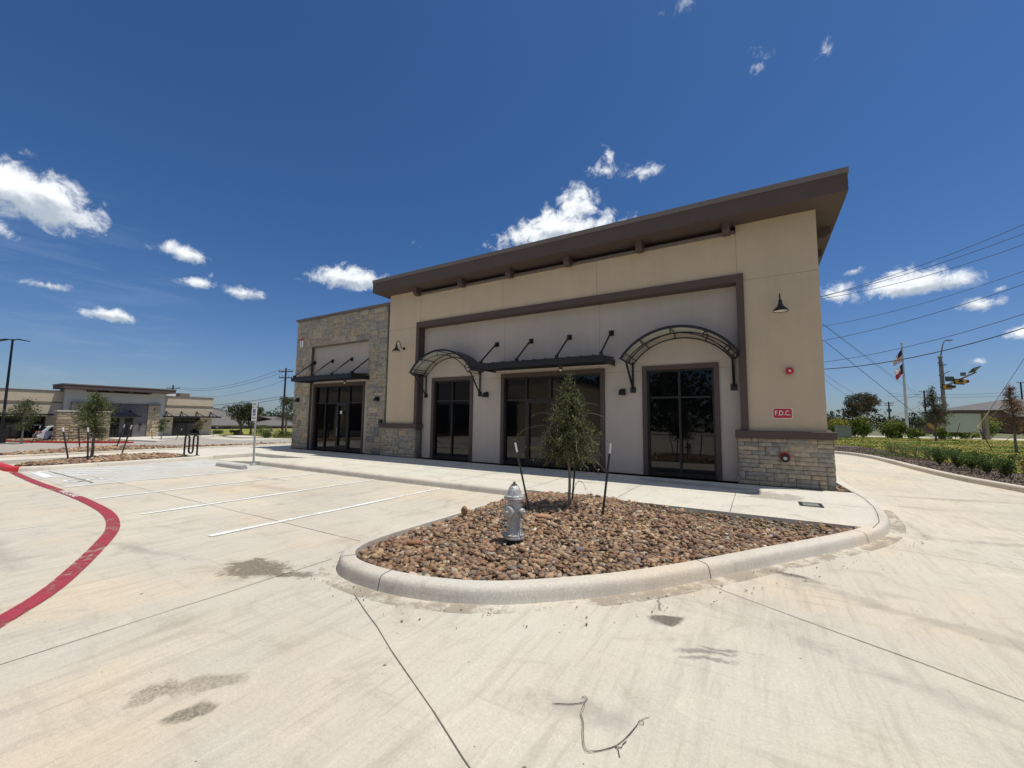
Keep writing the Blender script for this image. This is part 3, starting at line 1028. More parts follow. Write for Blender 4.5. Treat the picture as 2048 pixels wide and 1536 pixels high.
ICO1, ICO2 = ico(1), ico(2)
PAL = np.array([(.27, .165, .10), (.33, .215, .13), (.22, .135, .085), (.40, .285, .18), (.27, .18, .12), (.17, .10, .07), (.44, .34, .23), (.30, .165, .095), (.25, .18, .13), (.18, .165, .155), (.40, .35, .28), (.12, .08, .06), (.36, .24, .13), (.55, .47, .36)])
PW = np.array([12, 12, 10, 9, 10, 7, 6, 9, 8, 3, 3, 5, 9, 2.0])
PW = PW / PW.sum()


def rockpile(name, poly, n, smin, smax, zf, tmpl, label, seed=1, sink=.25, flat=(.45, .75), weights=None, avoid=()):
    g_ = np.random.default_rng(seed)
    x0, x1 = min(p[0] for p in poly), max(p[0] for p in poly)
    y0, y1 = min(p[1] for p in poly), max(p[1] for p in poly)
    X = []
    Y = []
    cnt = 0
    while cnt < n:
        x = g_.uniform(x0, x1, n)
        y = g_.uniform(y0, y1, n)
        ok = inpoly(x, y, poly)
        if weights is not None:
            ok &= g_.uniform(0, 1, n) < weights(x, y)
        X.append(x[ok])
        Y.append(y[ok])
        cnt += ok.sum()
    X = np.concatenate(X)[:n]
    Y = np.concatenate(Y)[:n]
    tv, tf = tmpl
    nv = len(tv)
    s = smin + (smax - smin) * g_.beta(1.5, 3.2, n)
    sc = np.stack([s * g_.uniform(.8, 1.5, n), s * g_.uniform(.65, 1.1, n), s * g_.uniform(*flat, n)], 1) * .5
    nz = g_.normal(0, .13, (n, nv, 3))
    V = tv[None] * (1 + g_.normal(0, .20, (n, nv, 1))) + nz * .5
    V = np.clip(V, -g_.uniform(.55, .95, (n, 1, 3)), g_.uniform(.55, .95, (n, 1, 3)))
    V = V * sc[:, None, :]
    # random rotation: tilt then spin
    a = g_.uniform(0, 2 * np.pi, n)
    tx = g_.normal(0, .38, n)
    ty = g_.normal(0, .30, n)
    ca, sa_ = np.cos(a), np.sin(a)
    x, y, z = V[..., 0], V[..., 1], V[..., 2]
    y, z = y * np.cos(tx)[:, None] - z * np.sin(tx)[:, None], y * np.sin(tx)[:, None] + z * np.cos(tx)[:, None]
    x, z = x * np.cos(ty)[:, None] + z * np.sin(ty)[:, None], -x * np.sin(ty)[:, None] + z * np.cos(ty)[:, None]
    x, y = x * ca[:, None] - y * sa_[:, None], x * sa_[:, None] + y * ca[:, None]
    zz = zf(X, Y) + sc[:, 2] * (1 - sink) + g_.uniform(0, .012, n)
    P = np.stack([x + X[:, None], y + Y[:, None], z + zz[:, None]], 2).reshape(-1, 3)
    F = (tf[None] + (np.arange(n) * nv)[:, None, None]).reshape(-1, 3)
    c = PAL[g_.choice(len(PAL), n, p=PW)] * g_.uniform(.75, 1.35, (n, 1))
    c = np.repeat(c, nv, 0) * g_.uniform(.9, 1.1, (n * nv, 1))
    o = npmesh(name, P, F, 'rock', c, smooth=False)
    tag(o, label, 'gravel', kind='stuff')
    return o


def isl_w(x, y):
    # thinner cover along the back edge east of the tree
    return np.where((y > 6.75 + .1 * np.sin(x * 5)) & (x > -2.1) & (x < .7), .18, 1.0)


rockpile('river_rock', ISL, 10500, .035, .125, lambda x, y: MOUND(x, y) + .02, ICO2 if False else ICO1, 'brown river rock filling the curbed island round the hydrant', 3, weights=isl_w)
rockpile('pea_gravel', ISL, 6000, .012, .04, lambda x, y: MOUND(x, y) + .008, ICO1, 'small loose gravel between the larger river rocks of the island', 5)
ST1 = [(-17.22, 3.05), (-17.25, 4.6), (-17.3, 5.8), (-17.6, 6.6), (-18.6, 6.85), (-19.7, 6.6), (-19.85, 5.6), (-19.2, 4.2), (-18.6, 3.3), (-17.9, 2.85)]
ST2 = [(-21.35, 3.0), (-21.4, 5), (-21.45, 8), (-21.5, 13.6), (-21.8, 13.6), (-22.3, 11), (-23.2, 9.3), (-24.9, 8.3), (-26.2, 7), (-26.0, 5.4), (-24.3, 4.1), (-22.4, 3.0)]
struct(MB().prism(ST1, 0.0, .10).build('planting_strip_soil', 'soil'))
hz = np.vectorize(hgt)
bed('far_strip_soil', ST2, lambda X, Y: hz(X) + .12, 'soil', .25)
rockpile('river_rock', ST1, 1500, .07, .20, lambda x, y: .10 + 0 * x, ICO1, 'brown river rock in the strip around the young tree beside the bike rack', 8)
rockpile('river_rock', ST2, 1700, .08, .24, lambda x, y: hz(x) + .14 + .10 * np.exp(-((x + 24) ** 2 + (y - 6.6) ** 2) / 3), ICO1, 'brown river rock in the far strip between the walk and the road', 9)
rockpile('river_rock', [(1.42, 11.15), (1.60, 11.1), (1.60, 14), (1.42, 14)], 90, .05, .12, lambda x, y: .09 + 0 * x, ICO1, 'narrow band of brown rock against the right corner of the shop', 11)

RING = [(p.x + .05, p.y - .05) for p in isl[18:95]]
RING2 = [(x + .28 * (1 if x > -2.8 else -.4), y - .30) for x, y in RING][::-1]
rockpile('stray_grit', RING + RING2, 130, .008, .028, lambda x, y: .003 + 0 * x, ICO1, 'scattered grit and small stones on the concrete just outside the island curb', 14)
P = []
g_ = np.random.default_rng(77)
for cx_, cy_, k, sp in ((-3.15, 4.75, 260, .16), (-1.2, 7.2, 260, .35), (.1, 7.1, 220, .4), (-3.3, 7.2, 90, .15), (-2.2, 7.0, 160, .25)):
    P.append(np.stack([g_.normal(cx_, sp, k), g_.normal(cy_, sp * .35, k), MOUND(cx_, cy_) + .03 + np.abs(g_.normal(0, .022, k))], 1))
P = np.concatenate(P)
P = P[inpoly(P[:, 0], P[:, 1], ISL)]
WEED = P
# a few stones that stand out
def stone(loc, sz, rot, col, label, seed):
    g_ = np.random.default_rng(seed)
    v = ICO2[0] * (1 + g_.normal(0, .05, (len(ICO2[0]), 1)))
    v = v * np.array(sz) / 2
    m = np.array(Matrix.Rotation(rot[2], 3, 'Z') @ Matrix.Rotation(rot[1], 3, 'Y') @ Matrix.Rotation(rot[0], 3, 'X'))
    v = v @ m.T
    o = npmesh('landscape_stone', v, ICO2[1], 'rock', np.tile(np.array(col), (len(v), 1)), smooth=True)
    o.location = loc
    tag(o, label, 'stone', 'larger stones lying on the river rock')


stone((-2.62, 5.28, .21), (.26, .15, .07), (.1, .05, .5), (.46, .27, .15), 'flat orange stone in front of the young tree trunk, widest on the bed', 1)
stone((-3.78, 4.98, .20), (.10, .07, .16), (.2, .1, .3), (.36, .22, .12), 'upright tan stone poking up at the left edge of the island', 2)
stone((-1.72, 4.38, .135), (.15, .10, .07), (.1, .2, .9), (.17, .15, .14), 'dark grey flat stone right of the hydrant', 3)
stone((-0.20, 6.05, .12), (.18, .13, .10), (.1, .1, .2), (.17, .11, .08), 'dark brown round stone near the right end of the island', 4)
stone((-2.0, 5.05, .135), (.15, .12, .06), (.2, .1, 1.4), (.42, .38, .28), 'pale speckled flat stone between hydrant and right stake', 5)
stone((-3.45, 3.62, .12), (.20, .10, .07), (.1, .1, .8), (.30, .14, .07), 'rusty long stone by the left curb of the island', 6)

# ------------------------------------------------------------------ the shop
Y0 = 11.2
G0 = 11.45
SHOP = thing('shop_building', 'large tan stucco shop with stone wing, brown flat roof and arched canopies', 'building', (-8.7, 11.2, 0))
mb = MB()
mb.prism([(-12.4, .13), (-12.4, 6.42), (-10.76, 6.42), (-10.76, 6.21), (-.31, 6.21), (-.31, 6.42), (1.3, 6.42), (1.3, .13), (-.33, .13), (-.33, 4.97), (-10.75, 4.97), (-10.75, .13)], Y0, G0 + .01, 'y')
mb.box(-12.4, G0 + .012, .13, -12.2, 15.0, 6.42)
mb.box(1.1, G0 + .012, .13, 1.3, 15.0, 6.42)
mb.box(-18.7, 15.0, .0, 1.28, 26, 5.6)
mb.cur = 1
for z in (5.0,):
    mb.box(-12.4, Y0 - .002, z, -10.9, Y0 + .01, z + .007)
    mb.box(-.18, Y0 - .002, z, 1.3, Y0 + .01, z + .007)
for x in (-.31, -3.88, -7.1, -10.76):
    mb.box(x - .0035, Y0 - .002, 5.17, x + .0035, Y0 + .01, 6.2)
mb.build('wall', ['beige', 'wjoint'], SHOP)

# recessed grey wall with openings for three windows
WIN = [(-10.30, -8.42), (-7.27, -3.74), (-2.68, -.79)]
mb = MB()
edges = [-10.75] + [e for w_ in WIN for e in w_] + [-.33]
for a, b in zip(edges[0::2], edges[1::2]):
    mb.box(a, G0, .13, b, G0 + .16, 3.06)
mb.box(-10.75, G0, 3.06, -.33, G0 + .16, 4.97)
mb.cur = 1
for a, b in zip(edges[0::2], edges[1::2]):
    mb.box(a, G0 - .002, 2.93, b, G0 + .005, 2.937)
for x in (-7.16, -3.89):
    mb.box(x - .0035, G0 - .002, 3.06, x + .0035, G0 + .005, 4.97)
mb.build('recessed_wall', ['grey', 'wjoint'], SHOP)
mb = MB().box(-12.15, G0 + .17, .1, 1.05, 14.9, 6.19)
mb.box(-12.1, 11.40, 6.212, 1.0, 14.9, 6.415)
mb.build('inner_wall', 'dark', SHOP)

# brown trim frame round the recess
mb = MB()
mb.prism([(-10.9, 1.37), (-10.9, 5.17), (-.18, 5.17), (-.18, 1.37), (-.33, 1.37), (-.33, 4.97), (-10.75, 4.97), (-10.75, 1.37)], 11.14, Y0 - .001, 'y')
mb.box(-10.752, 11.2, .13, -10.742, G0 - .001, 4.972)
mb.box(-.338, 11.2, .13, -.328, G0 - .001, 4.972)
mb.box(-10.752, 11.2, 4.962, -.328, G0 - .001, 4.974)
mb.build('trim_frame', 'brown', SHOP)
for x0, x1 in ((-12.6, -10.68), (-.46, 1.45)):
    mb = MB()
    mb.bbox(x0, 11.04, 1.21, x1, 11.195, 1.37, .012)
    if x1 > 0:
        mb.bbox(1.302, 11.197, 1.21, 1.45, 15.0, 1.37, .012)
        mb.bbox(x0, 11.197, 1.21, -.340, 11.44, 1.37, .004)
    else:
        mb.bbox(-10.74, 11.197, 1.21, x1, 11.44, 1.37, .004)
    mb.build('ledge', 'brown', SHOP)
mb = MB()
mb.box(-10.74, 11.12, 6.205, -.33, 11.30, 6.275)
mb.build('parapet_cap', 'coping', SHOP)

# stone courses
STPAL = np.array([(.36, .30, .21), (.40, .33, .225), (.31, .275, .21), (.27, .255, .215), (.42, .355, .25), (.19, .185, .17), (.33, .28, .20), (.38, .29, .185), (.30, .275, .22), (.24, .235, .21), (.44, .31, .17), (.13, .13, .13)])
STW = np.array([14, 12, 12, 9, 8, 4, 14, 6, 10, 6, 1.6, 1.6])
STW = STW / STW.sum()


def ashlar(x0, x1, z0, z1, cell_w, cell_h, seed, hole=None, lift=(.008, .030), big=1.0):
    """returns list of blocks (x0,x1,z0,z1,depth,col)"""
    r = random.Random(seed)
    g_ = np.random.default_rng(seed)
    nx_ = max(1, round((x1 - x0) / cell_w))
    nz_ = max(1, round((z1 - z0) / cell_h))
    cw = (x1 - x0) / nx_
    ch = (z1 - z0) / nz_
    used = np.zeros((nz_, nx_), bool)
    if hole:
        for j in range(nz_):
            for i in range(nx_):
                cx_ = x0 + (i + .5) * cw
                cz_ = z0 + (j + .5) * ch
                if hole[0] < cx_ < hole[1] and hole[2] < cz_ < hole[3]:
                    used[j, i] = True
    out = []
    for j in range(nz_):
        for i in range(nx_):
            if used[j, i]:
                continue
            wmax = r.choice([1, 2, 2, 3, 3, 4, 5] if big > .9 else ([1, 2, 2, 3, 3, 4] if big > .3 else [1, 1, 2, 2, 3]))
            hmax = r.choice(([1, 1, 2, 2, 3] if wmax > 1 else [1, 2]) if big > .8 else ([1, 1, 1, 1, 2]))
            w_ = 0
            while w_ < wmax and i + w_ < nx_ and not used[j, i + w_]:
                w_ += 1
            h_ = 1
            while h_ < hmax and j + h_ < nz_ and not used[j + h_, i:i + w_].any():
                h_ += 1
            used[j:j + h_, i:i + w_] = True
            c = STPAL[g_.choice(len(STPAL), p=STW)] * g_.uniform(.92, 1.08)
            c = (c * .74 + np.array((.345, .30, .235)) * .26) * np.array((1.20, 1.23, 1.30))
            out.append((x0 + i * cw, x0 + (i + w_) * cw, z0 + j * ch, z0 + (j + h_) * ch, g_.uniform(*lift), c))
    return out


def stonewall(name, faces, mortar_boxes, parent, gap=.0035):
    """faces: list of (blocks, plane, sign) plane ('y',val) facing -y or ('x',val,sign)"""
    vs = []
    fs = []
    cs = []
    for blocks, ax, val, sgn in faces:
        for (a0, a1, z0, z1, d, c) in blocks:
            a0 += gap
            a1 -= gap
            z0 += gap
            z1 -= gap
            ch = min(.010, d * .8)
            ring0 = [(a0, z0), (a1, z0), (a1, z1), (a0, z1)]
            ring1 = [(a0 + ch, z0 + ch), (a1 - ch, z0 + ch), (a1 - ch, z1 - ch), (a0 + ch, z1 - ch)]
            jit = [random.uniform(-.006, .006) for _ in range(4)]
            o_ = len(vs)
            for (a, z) in ring0:
                vs.append((a, val, z) if ax == 'y' else (val, a, z))
            for (a, z) in ring0:
                vs.append((a, val - sgn * -1 * (d - ch), z) if ax == 'y' else (val + sgn * (d - ch), a, z))
            for (a, z), q in zip(ring1, jit):
                vs.append((a, val + sgn * (d + q), z) if ax == 'y' else (val + sgn * (d + q), a, z))
            for L in (0, 4):
                for i in range(4):
                    jn = (i + 1) % 4
                    fs.append((o_ + L + i, o_ + L + jn, o_ + L + 4 + jn, o_ + L + 4 + i))
            fs.append((o_ + 8, o_ + 9, o_ + 10, o_ + 11))
            cs += [c] * 12
    for bx in mortar_boxes:
        o_ = len(vs)
        m_ = MB().box(*bx)
        vs += m_.v
        fs += [tuple(i + o_ for i in f) for f in m_.f]
        cs += [(.20, .18, .15)] * 8
    o = npmesh(name, np.array(vs), np.array(fs), 'stone', np.array(cs), parent)
    return o


# wing
wb = ashlar(-18.76, -12.6, .13, 6.1, .135, .118, 21, hole=(-17.62, -13.62, .0, 4.78))
stonewall('stone_wing_wall', [(wb, 'y', 11.30, -1), (ashlar(11.32, 15, .13, 6.1, .12, .098, 22), 'x', -18.76, -1)],
          [(-18.755, 11.303, .0, -17.63, 15, 6.1), (-13.61, 11.303, .0, -12.41, 14.9, 6.1), (-17.63, 11.303, 4.79, -13.61, 15, 6.1)], SHOP)
mb = MB().box(-18.82, 11.22, 6.1, -12.41, 15.1, 6.2)
mb.build('wing_coping', 'coping', SHOP)
mb = MB()
mb.box(-17.63, 11.45, .13, -17.50, 11.6, 4.788)
mb.box(-13.98, 11.45, .13, -13.61, 11.6, 4.788)
mb.box(-17.50, 11.45, 3.08, -13.98, 11.6, 4.788)
mb.build('wing_recessed_wall', 'grey', SHOP)
MB().box(-17.60, 11.305, 4.772, -13.62, 11.449, 4.787).build('recess_lintel', 'coping', SHOP)
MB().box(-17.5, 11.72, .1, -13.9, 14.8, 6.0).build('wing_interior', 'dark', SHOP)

# stone plinths under the piers
for nm, x0, x1, seed in (('a', -12.55, -10.80, 31), ('b', -.42, 1.38, 34)):
    fr = ashlar(x0, x1, .13, 1.208, .14 if x0 > -5 else .12, .095 if x0 > -5 else .098, seed, big=.85 if x0 < -5 else .78)
    faces = [(fr, 'y', 11.14, -1)]
    mort = []
    if x0 < -5:
        faces.append((ashlar(11.125, 11.44, .13, 1.208, .11, .098, seed + 1), 'x', x1, 1))
        faces.append((ashlar(11.125, 11.29, .13, 1.208, .08, .098, seed + 2), 'x', x0, -1))
        mort = [(x0 + .003, 11.143, .0, x1 - .003, 11.198, 1.206), (-10.74, 11.199, .0, x1 - .003, 11.445, 1.206)]
    else:
        faces.append((ashlar(11.125, 11.44, .13, 1.208, .11, .098, seed + 1), 'x', x0, -1))
        faces.append((ashlar(11.125, 15, .13, 1.208, .12, .098, seed + 2), 'x', x1, 1))
        mort = [(x0 + .003, 11.143, .0, x1 - .003, 11.198, 1.206), (x0 + .003, 11.199, .0, -.342, 11.445, 1.206), (1.302, 11.199, .0, x1 - .003, 15, 1.206)]
    stonewall('stone_plinth', faces, mort, SHOP)

# roof slab with fascia, coping and outriggers
mb = MB()
mb.box(-12.73, 10.58, 6.42, 1.80, 15.5, 6.80)
rf = mb.build('roof', 'brown', SHOP)
mb = MB()
mb.box(-12.75, 10.56, 6.80, 1.82, 15.52, 6.925)
mb.build('coping', 'coping', rf)
for x in (-10.78, -8.67, -6.73, -4.70, -2.59, -.50):
    mb = MB()
    mb.prism([(10.86, 6.418), (10.86, 6.22), (10.93, 6.15), (11.118, 6.15), (11.118, 6.278), (11.9, 6.278), (11.9, 6.418)], x - .085, x + .085, 'x')
    mb.build('outrigger', 'brown', SHOP)
for y in (12.5, 14.1):
    mb = MB()
    mb.prism([(1.302, 6.418), (1.302, 6.16), (1.60, 6.16), (1.72, 6.27), (1.72, 6.418)], y - .12, y + .12, 'y')
    mb.build('outrigger', 'brown', SHOP)


def window(x0, x1, yf, ztop, mulls, ztr, parent, door=(), sill=.13, frame='brown', fw_=.12, gl='glass'):
    """brown surround, dark mullions, one glass sheet"""
    mb = MB()
    mb.box(x0, yf, sill, x0 + fw_, yf + .17, ztop)
    mb.box(x1 - fw_, yf, sill, x1, yf + .17, ztop)
    mb.box(x0 + fw_, yf, ztop - fw_, x1 - fw_, yf + .17, ztop)
    fr = mb.build('window', frame, parent)
    a, b, tz = x0 + fw_, x1 - fw_, ztop - fw_
    gy = yf + .13
    m2 = MB()
    m2.box(a, gy - .05, sill, a + .05, gy + .03, tz)
    m2.box(b - .05, gy - .05, sill, b, gy + .03, tz)
    m2.box(a + .05, gy - .05, tz - .05, b - .05, gy + .03, tz)
    m2.box(a + .05, gy - .05, sill, b - .05, gy + .03, sill + .10)
    xs_ = [a + .05] + list(mulls) + [b - .05]
    for m_ in mulls:
        m2.box(m_ - .028, gy - .052, sill + .10, m_ + .028, gy + .03, tz - .05)
    for l_, r_ in zip(xs_[:-1], xs_[1:]):
        m2.box(l_ + .028, gy - .046, ztr - .022, r_ - .028, gy + .03, ztr + .022)
    m2.build('mullions', 'mull', fr)
    MB().box(a + .02, gy, sill + .02, b - .02, gy + .006, tz - .02).build('glass', gl, fr)
    for (d0, d1, hx) in door:
        m3 = MB()
        m3.box(d0 + .03, gy - .065, sill + .02, d0 + .11, gy - .003, ztr - .03)
        m3.box(d1 - .11, gy - .065, sill + .02, d1 - .03, gy - .003, ztr - .03)
        m3.box(d0 + .11, gy - .065, ztr - .11, d1 - .11, gy - .003, ztr - .03)
        m3.box(d0 + .11, gy - .065, sill + .02, d1 - .11, gy - .003, sill + .24)
        m3.build('door_frame', 'mull', fr)
        m4 = MB()
        m4.tube([(hx, gy - .068, 1.12), (hx, gy - .12, 1.12), (hx, gy - .12, .78), (hx, gy - .068, .78)], .011, 8)
        m4.build('door_handle', 'galv', fr)
    return fr


window(-10.30, -8.42, 11.41, 3.06, [-9.37], 2.21, SHOP)
window(-7.27, -3.74, 11.41, 3.06, [-6.34, -5.49, -4.66], 2.20, SHOP, door=[(-6.34, -5.49, -5.62), (-5.49, -4.66, -5.36)])
window(-2.68, -.79, 11.41, 3.06, [-1.74], 2.20, SHOP)
window(-17.50, -13.98, 11.42, 3.08, [-16.64, -15.82, -15.03], 2.21, SHOP, door=[(-15.82, -15.03, -15.69)])
o = MB().box(-15.57, 11.478, 1.73, -15.45, 11.484, 1.86).build('paper_notice', 'whitem')
tag(o, 'small white paper notice taped to the glass door of the stone wing', 'notice')


# ------------------------------------------------------------------ things on the shop walls
def arched_canopy(cx, label):
    t = thing('arched_canopy', label, 'canopy', (cx, G0, 2.3), 'arched canopies over the narrow windows')
    z0, RO, RI = 2.28, 1.65, 1.48
    yf_, yr = 10.70, 11.43
    A = R(56)
    def P(r, a, y):
        return (cx + r * math.sin(a), y, z0 + r * math.cos(a))
    seg = 22
    AA = [-A + 2 * A * i / seg for i in range(seg + 1)]
    # skin
    for nm, r0, r1, mt in (('canopy_skin', RO + .012, RO + .028, 'navy'), ('canopy_lining', RO + .0, RO + .008, 'panel')):
        mb = MB()
        for a, b in zip(AA[:-1], AA[1:]):
            mb.add([P(r0, a, yf_), P(r0, b, yf_), P(r0, b, yr), P(r0, a, yr), P(r1, a, yf_), P(r1, b, yf_), P(r1, b, yr), P(r1, a, yr)],
                   [(0, 1, 2, 3), (7, 6, 5, 4), (0, 4, 5, 1), (3, 2, 6, 7)])
        if nm == 'canopy_skin':
            for a in (-A, A):
                mb.obox(((P(RO - .01, a, 0)[0]), (yf_ + yr) / 2, P(RO - .01, a, 0)[2]), (.10, yr - yf_, .03), Matrix.Rotation(a if a > 0 else a, 3, 'Y') @ Matrix.Rotation(R(90), 3, 'Y'))
        mb.build(nm, mt, t, smooth=True)
    fr = MB()
    for y in (yf_ + .015, yr - .02):
        for r in (RO - .02, RI):
            fr.tube([P(r, a, y) for a in AA], .016, 4)
        for a in (-A, -R(32), -R(4), R(25), R(47), A):
            fr.tube([P(RI, a, y), P(RO - .02, a, y)], .014, 4)
    for a in (-A, -R(50), -R(32), -R(4), R(25), R(47), A):
        fr.tube([P(RO - .022, a, yf_ + .02), P(RO - .022, a, yr - .02)], .013, 4)
        if abs(a) > R(46):
            fr.tube([P(RI, a, yf_ + .02), P(RI, a, yr - .02)], .013, 4)
    # front edge band
    for a, b in zip(AA[:-1], AA[1:]):
        fr.add([P(RO - .03, a, yf_ - .012), P(RO - .03, b, yf_ - .012), P(RO + .03, b, yf_ - .012), P(RO + .03, a, yf_ - .012),
                P(RO - .03, a, yf_), P(RO - .03, b, yf_), P(RO + .03, b, yf_), P(RO + .03, a, yf_)], [(0, 1, 2, 3), (4, 7, 6, 5), (3, 2, 6, 7), (1, 0, 4, 5)])
    fr.build('canopy_frame', 'black', t)
    for s in (-1, 1):
        b = MB()
        x = cx + s * 1.23
        b.box(x - .075, G0 - .03, 2.34, x + .075, G0 - .001, 2.50)
        b.tube([(x, G0 - .04, 2.42), (x, G0 - .04, 3.18)], .03, 4)
        b.tube([(x, G0 - .05, 2.46), (x + s * .02, yf_ + .10, 3.15)], .028, 4)
        b.build('bracket', 'black', t)
    return t


arched_canopy(-1.70, 'arched canopy over the right window beside the red F.D.C. sign wall')
arched_canopy(-9.35, 'arched canopy over the left window near the stone wing')


def flat_canopy(x0, x1, rods, label, yw, z=3.12):
    t = thing('flat_canopy', label, 'canopy', (x0, yw, z), 'flat black canopies hung on rods')
    yf_ = 10.40
    mb = MB()
    mb.box(x0, yf_, z, x1, yf_ + .04, z + .17)
    mb.box(x0, yf_ + .04, z, x0 + .04, yw - .01, z + .17)
    mb.box(x1 - .04, yf_ + .04, z, x1, yw - .01, z + .17)
    mb.box(x0 - .012, yf_ - .012, z + .145, x1 + .012, yf_ + .0, z + .182)
    mb.build('canopy_fascia', 'black', t)
    mb = MB()
    mb.add([(x0 + .02, yf_ + .02, z + .172), (x1 - .02, yf_ + .02, z + .172), (x1 - .02, yw - .005, z + .25), (x0 + .02, yw - .005, z + .25),
            (x0 + .02, yf_ + .02, z + .15), (x1 - .02, yf_ + .02, z + .15), (x1 - .02, yw - .005, z + .225), (x0 + .02, yw - .005, z + .225)],
           [(0, 1, 2, 3), (7, 6, 5, 4), (0, 4, 5, 1), (1, 5, 6, 2), (3, 7, 4, 0), (2, 6, 7, 3)])
    x = x0 + .2
    while x < x1 - .1:
        mb.add([(x - .012, yf_ - .005, z + .17), (x + .012, yf_ - .005, z + .17), (x + .012, yw - .01, z + .25), (x - .012, yw - .01, z + .25),
                (x - .008, yf_ - .005, z + .205), (x + .008, yf_ - .005, z + .205), (x + .008, yw - .01, z + .285), (x - .008, yw - .01, z + .285)],
               [(4, 5, 6, 7), (0, 1, 5, 4), (1, 2, 6, 5), (3, 0, 4, 7)])
        x += .36
    for y in (10.75, 11.1):
        mb.box(x0 + .04, y, z + .02, x1 - .04, y + .04, z + .14)
    mb.build('canopy_deck', 'black', t)
    for xr in rods:
        b = MB()
        b.box(xr - .075, yw - .022, 4.0, xr + .075, yw - .001, 4.16)
        b.box(xr - .02, yw - .09, 4.03, xr + .02, yw - .02, 4.11)
        b.tube([(xr, yw - .07, 4.08), (xr, yf_ + .10, z + .25)], .026, 8)
        b.box(xr - .03, yf_ + .05, z + .17, xr + .03, yf_ + .17, z + .27)
        b.build('hanger_rod', 'black', t)
    return t


flat_canopy(-7.53, -3.43, (-7.46, -6.15, -4.83, -3.53), 'flat black metal canopy over the wide middle window', G0)
flat_canopy(-17.58, -13.56, (-17.50, -16.20, -14.90, -13.64), 'flat black metal canopy over the stone wing entrance', 11.45)


def gooseneck(x, zb, label):
    t = thing('wall_lamp', label, 'lamp', (x, Y0, zb), 'gooseneck lamps on the tan piers')
    mb = MB()
    mb.lathe([(.055, 0), (.055, .02), (.03, .03)], (x, Y0, zb + .17), 16, (0, -1, 0))
    pts = [(x, Y0 - .02, zb + .17), (x, Y0 - .10, zb + .15), (x, Y0 - .17, zb + .20), (x, Y0 - .22, zb + .33), (x, Y0 - .29, zb + .42), (x, Y0 - .37, zb + .40), (x, Y0 - .40, zb + .30), (x, Y0 - .40, zb + .22)]
    mb.tube(catmull(pts, 5), .013, 8)
    mb.build('lamp_arm', 'black', t, smooth=True)
    mb = MB()
    mb.lathe([(.012, .27), (.035, .26), (.04, .17), (.055, .155), (.06, .12), (.10, .085), (.145, .035), (.152, .0), (.147, .0), (.14, .032), (.095, .078), (.02, .10)], (x, Y0 - .40, zb), 28)
    mb.build('lamp_shade', 'black', t, smooth=True)
    mb = MB()
    mb.lathe([(.142, .012), (.137, .030), (.092, .074), (.02, .095)], (x, Y0 - .40, zb), 28)
    mb.build('shade_lining', 'enamel', t, smooth=True)
    mb = MB()
    mb.lathe([(.001, .01), (.03, .018), (.04, .04), (.03, .065), (.015, .085)], (x, Y0 - .40, zb), 14)
    mb.build('bulb', 'bulb', t, smooth=True)


gooseneck(.53, 4.05, 'black gooseneck lamp above the red F.D.C. sign')
gooseneck(-11.55, 4.06, 'black gooseneck lamp on the left pier beside the stone wing')


def sconce(x, z, yw, label):
    t = MB()
    t.add([(x - .085, yw - .04, z - .09), (x + .085, yw - .04, z - .09), (x + .085, yw - .001, z - .09), (x - .085, yw - .001, z - .09),
           (x - .085, yw - .17, z - .09), (x + .085, yw - .17, z - .09), (x - .07, yw - .05, z + .085), (x + .07, yw - .05, z + .085), (x + .07, yw - .001, z + .085), (x - .07, yw - .001, z + .085), (x - .08, yw - .13, z + .01), (x + .08, yw - .13, z + .01)],
          [(4, 5, 11, 10), (10, 11, 7, 6), (6, 7, 8, 9), (0, 3, 2, 1), (4, 0, 1, 5), (5, 1, 2, 8), (5, 8, 7), (5, 7, 11), (4, 9, 3, 0), (4, 6, 9), (4, 10, 6), (3, 9, 8, 2)])
    o = t.build('wall_sconce', 'black')
    tag(o, label, 'wall light', 'black wedge wall lights beside the windows')


sconce(-3.22, 2.37, G0, 'black wedge wall light between the middle window and the right arched canopy')
sconce(-7.85, 2.40, G0, 'black wedge wall light between the left arched window and the middle window')
sconce(-18.36, 2.37, 11.285, 'black wedge wall light at the far left corner of the stone wing')
sconce(-12.99, 2.34, 11.285, 'black wedge wall light on stone, right of the wing entrance')


def canopy_light(x, y, z, label):
    t = thing('canopy_light', label, 'lamp', (x, y, z), 'small lights under the flat canopies')
    mb = MB().lathe([(.05, .20), (.052, .05), (.056, .02), (.05, .015)], (x, y, z), 16)
    mb.build('lamp_housing', 'brown', t, smooth=True)
    mb = MB().lathe([(.01, -.035), (.035, -.02), (.043, .01), (.04, .03)], (x, y, z), 14)
    mb.build('lamp_globe', 'enamel', t, smooth=True)


canopy_light(-4.88, 10.9, 3.02, 'small brown light under the canopy of the wide middle window')
canopy_light(-14.59, 10.9, 3.00, 'small brown light under the canopy of the stone wing entrance')

# F.D.C. sign
t = thing('wall_sign', 'red sign with white letters F.D.C. on the right tan pier', 'sign', (.495, Y0, 1.78))


def rrect(x0, x1, z0, z1, r, n=5):
    pts = []
    for cx_, cz_, a0 in ((x1 - r, z0 + r, -90), (x1 - r, z1 - r, 0), (x0 + r, z1 - r, 90), (x0 + r, z0 + r, 180)):
        for i in range(n + 1):
            a = R(a0 + 90 * i / n)
            pts.append((cx_ + r * math.cos(a), cz_ + r * math.sin(a)))
    return pts


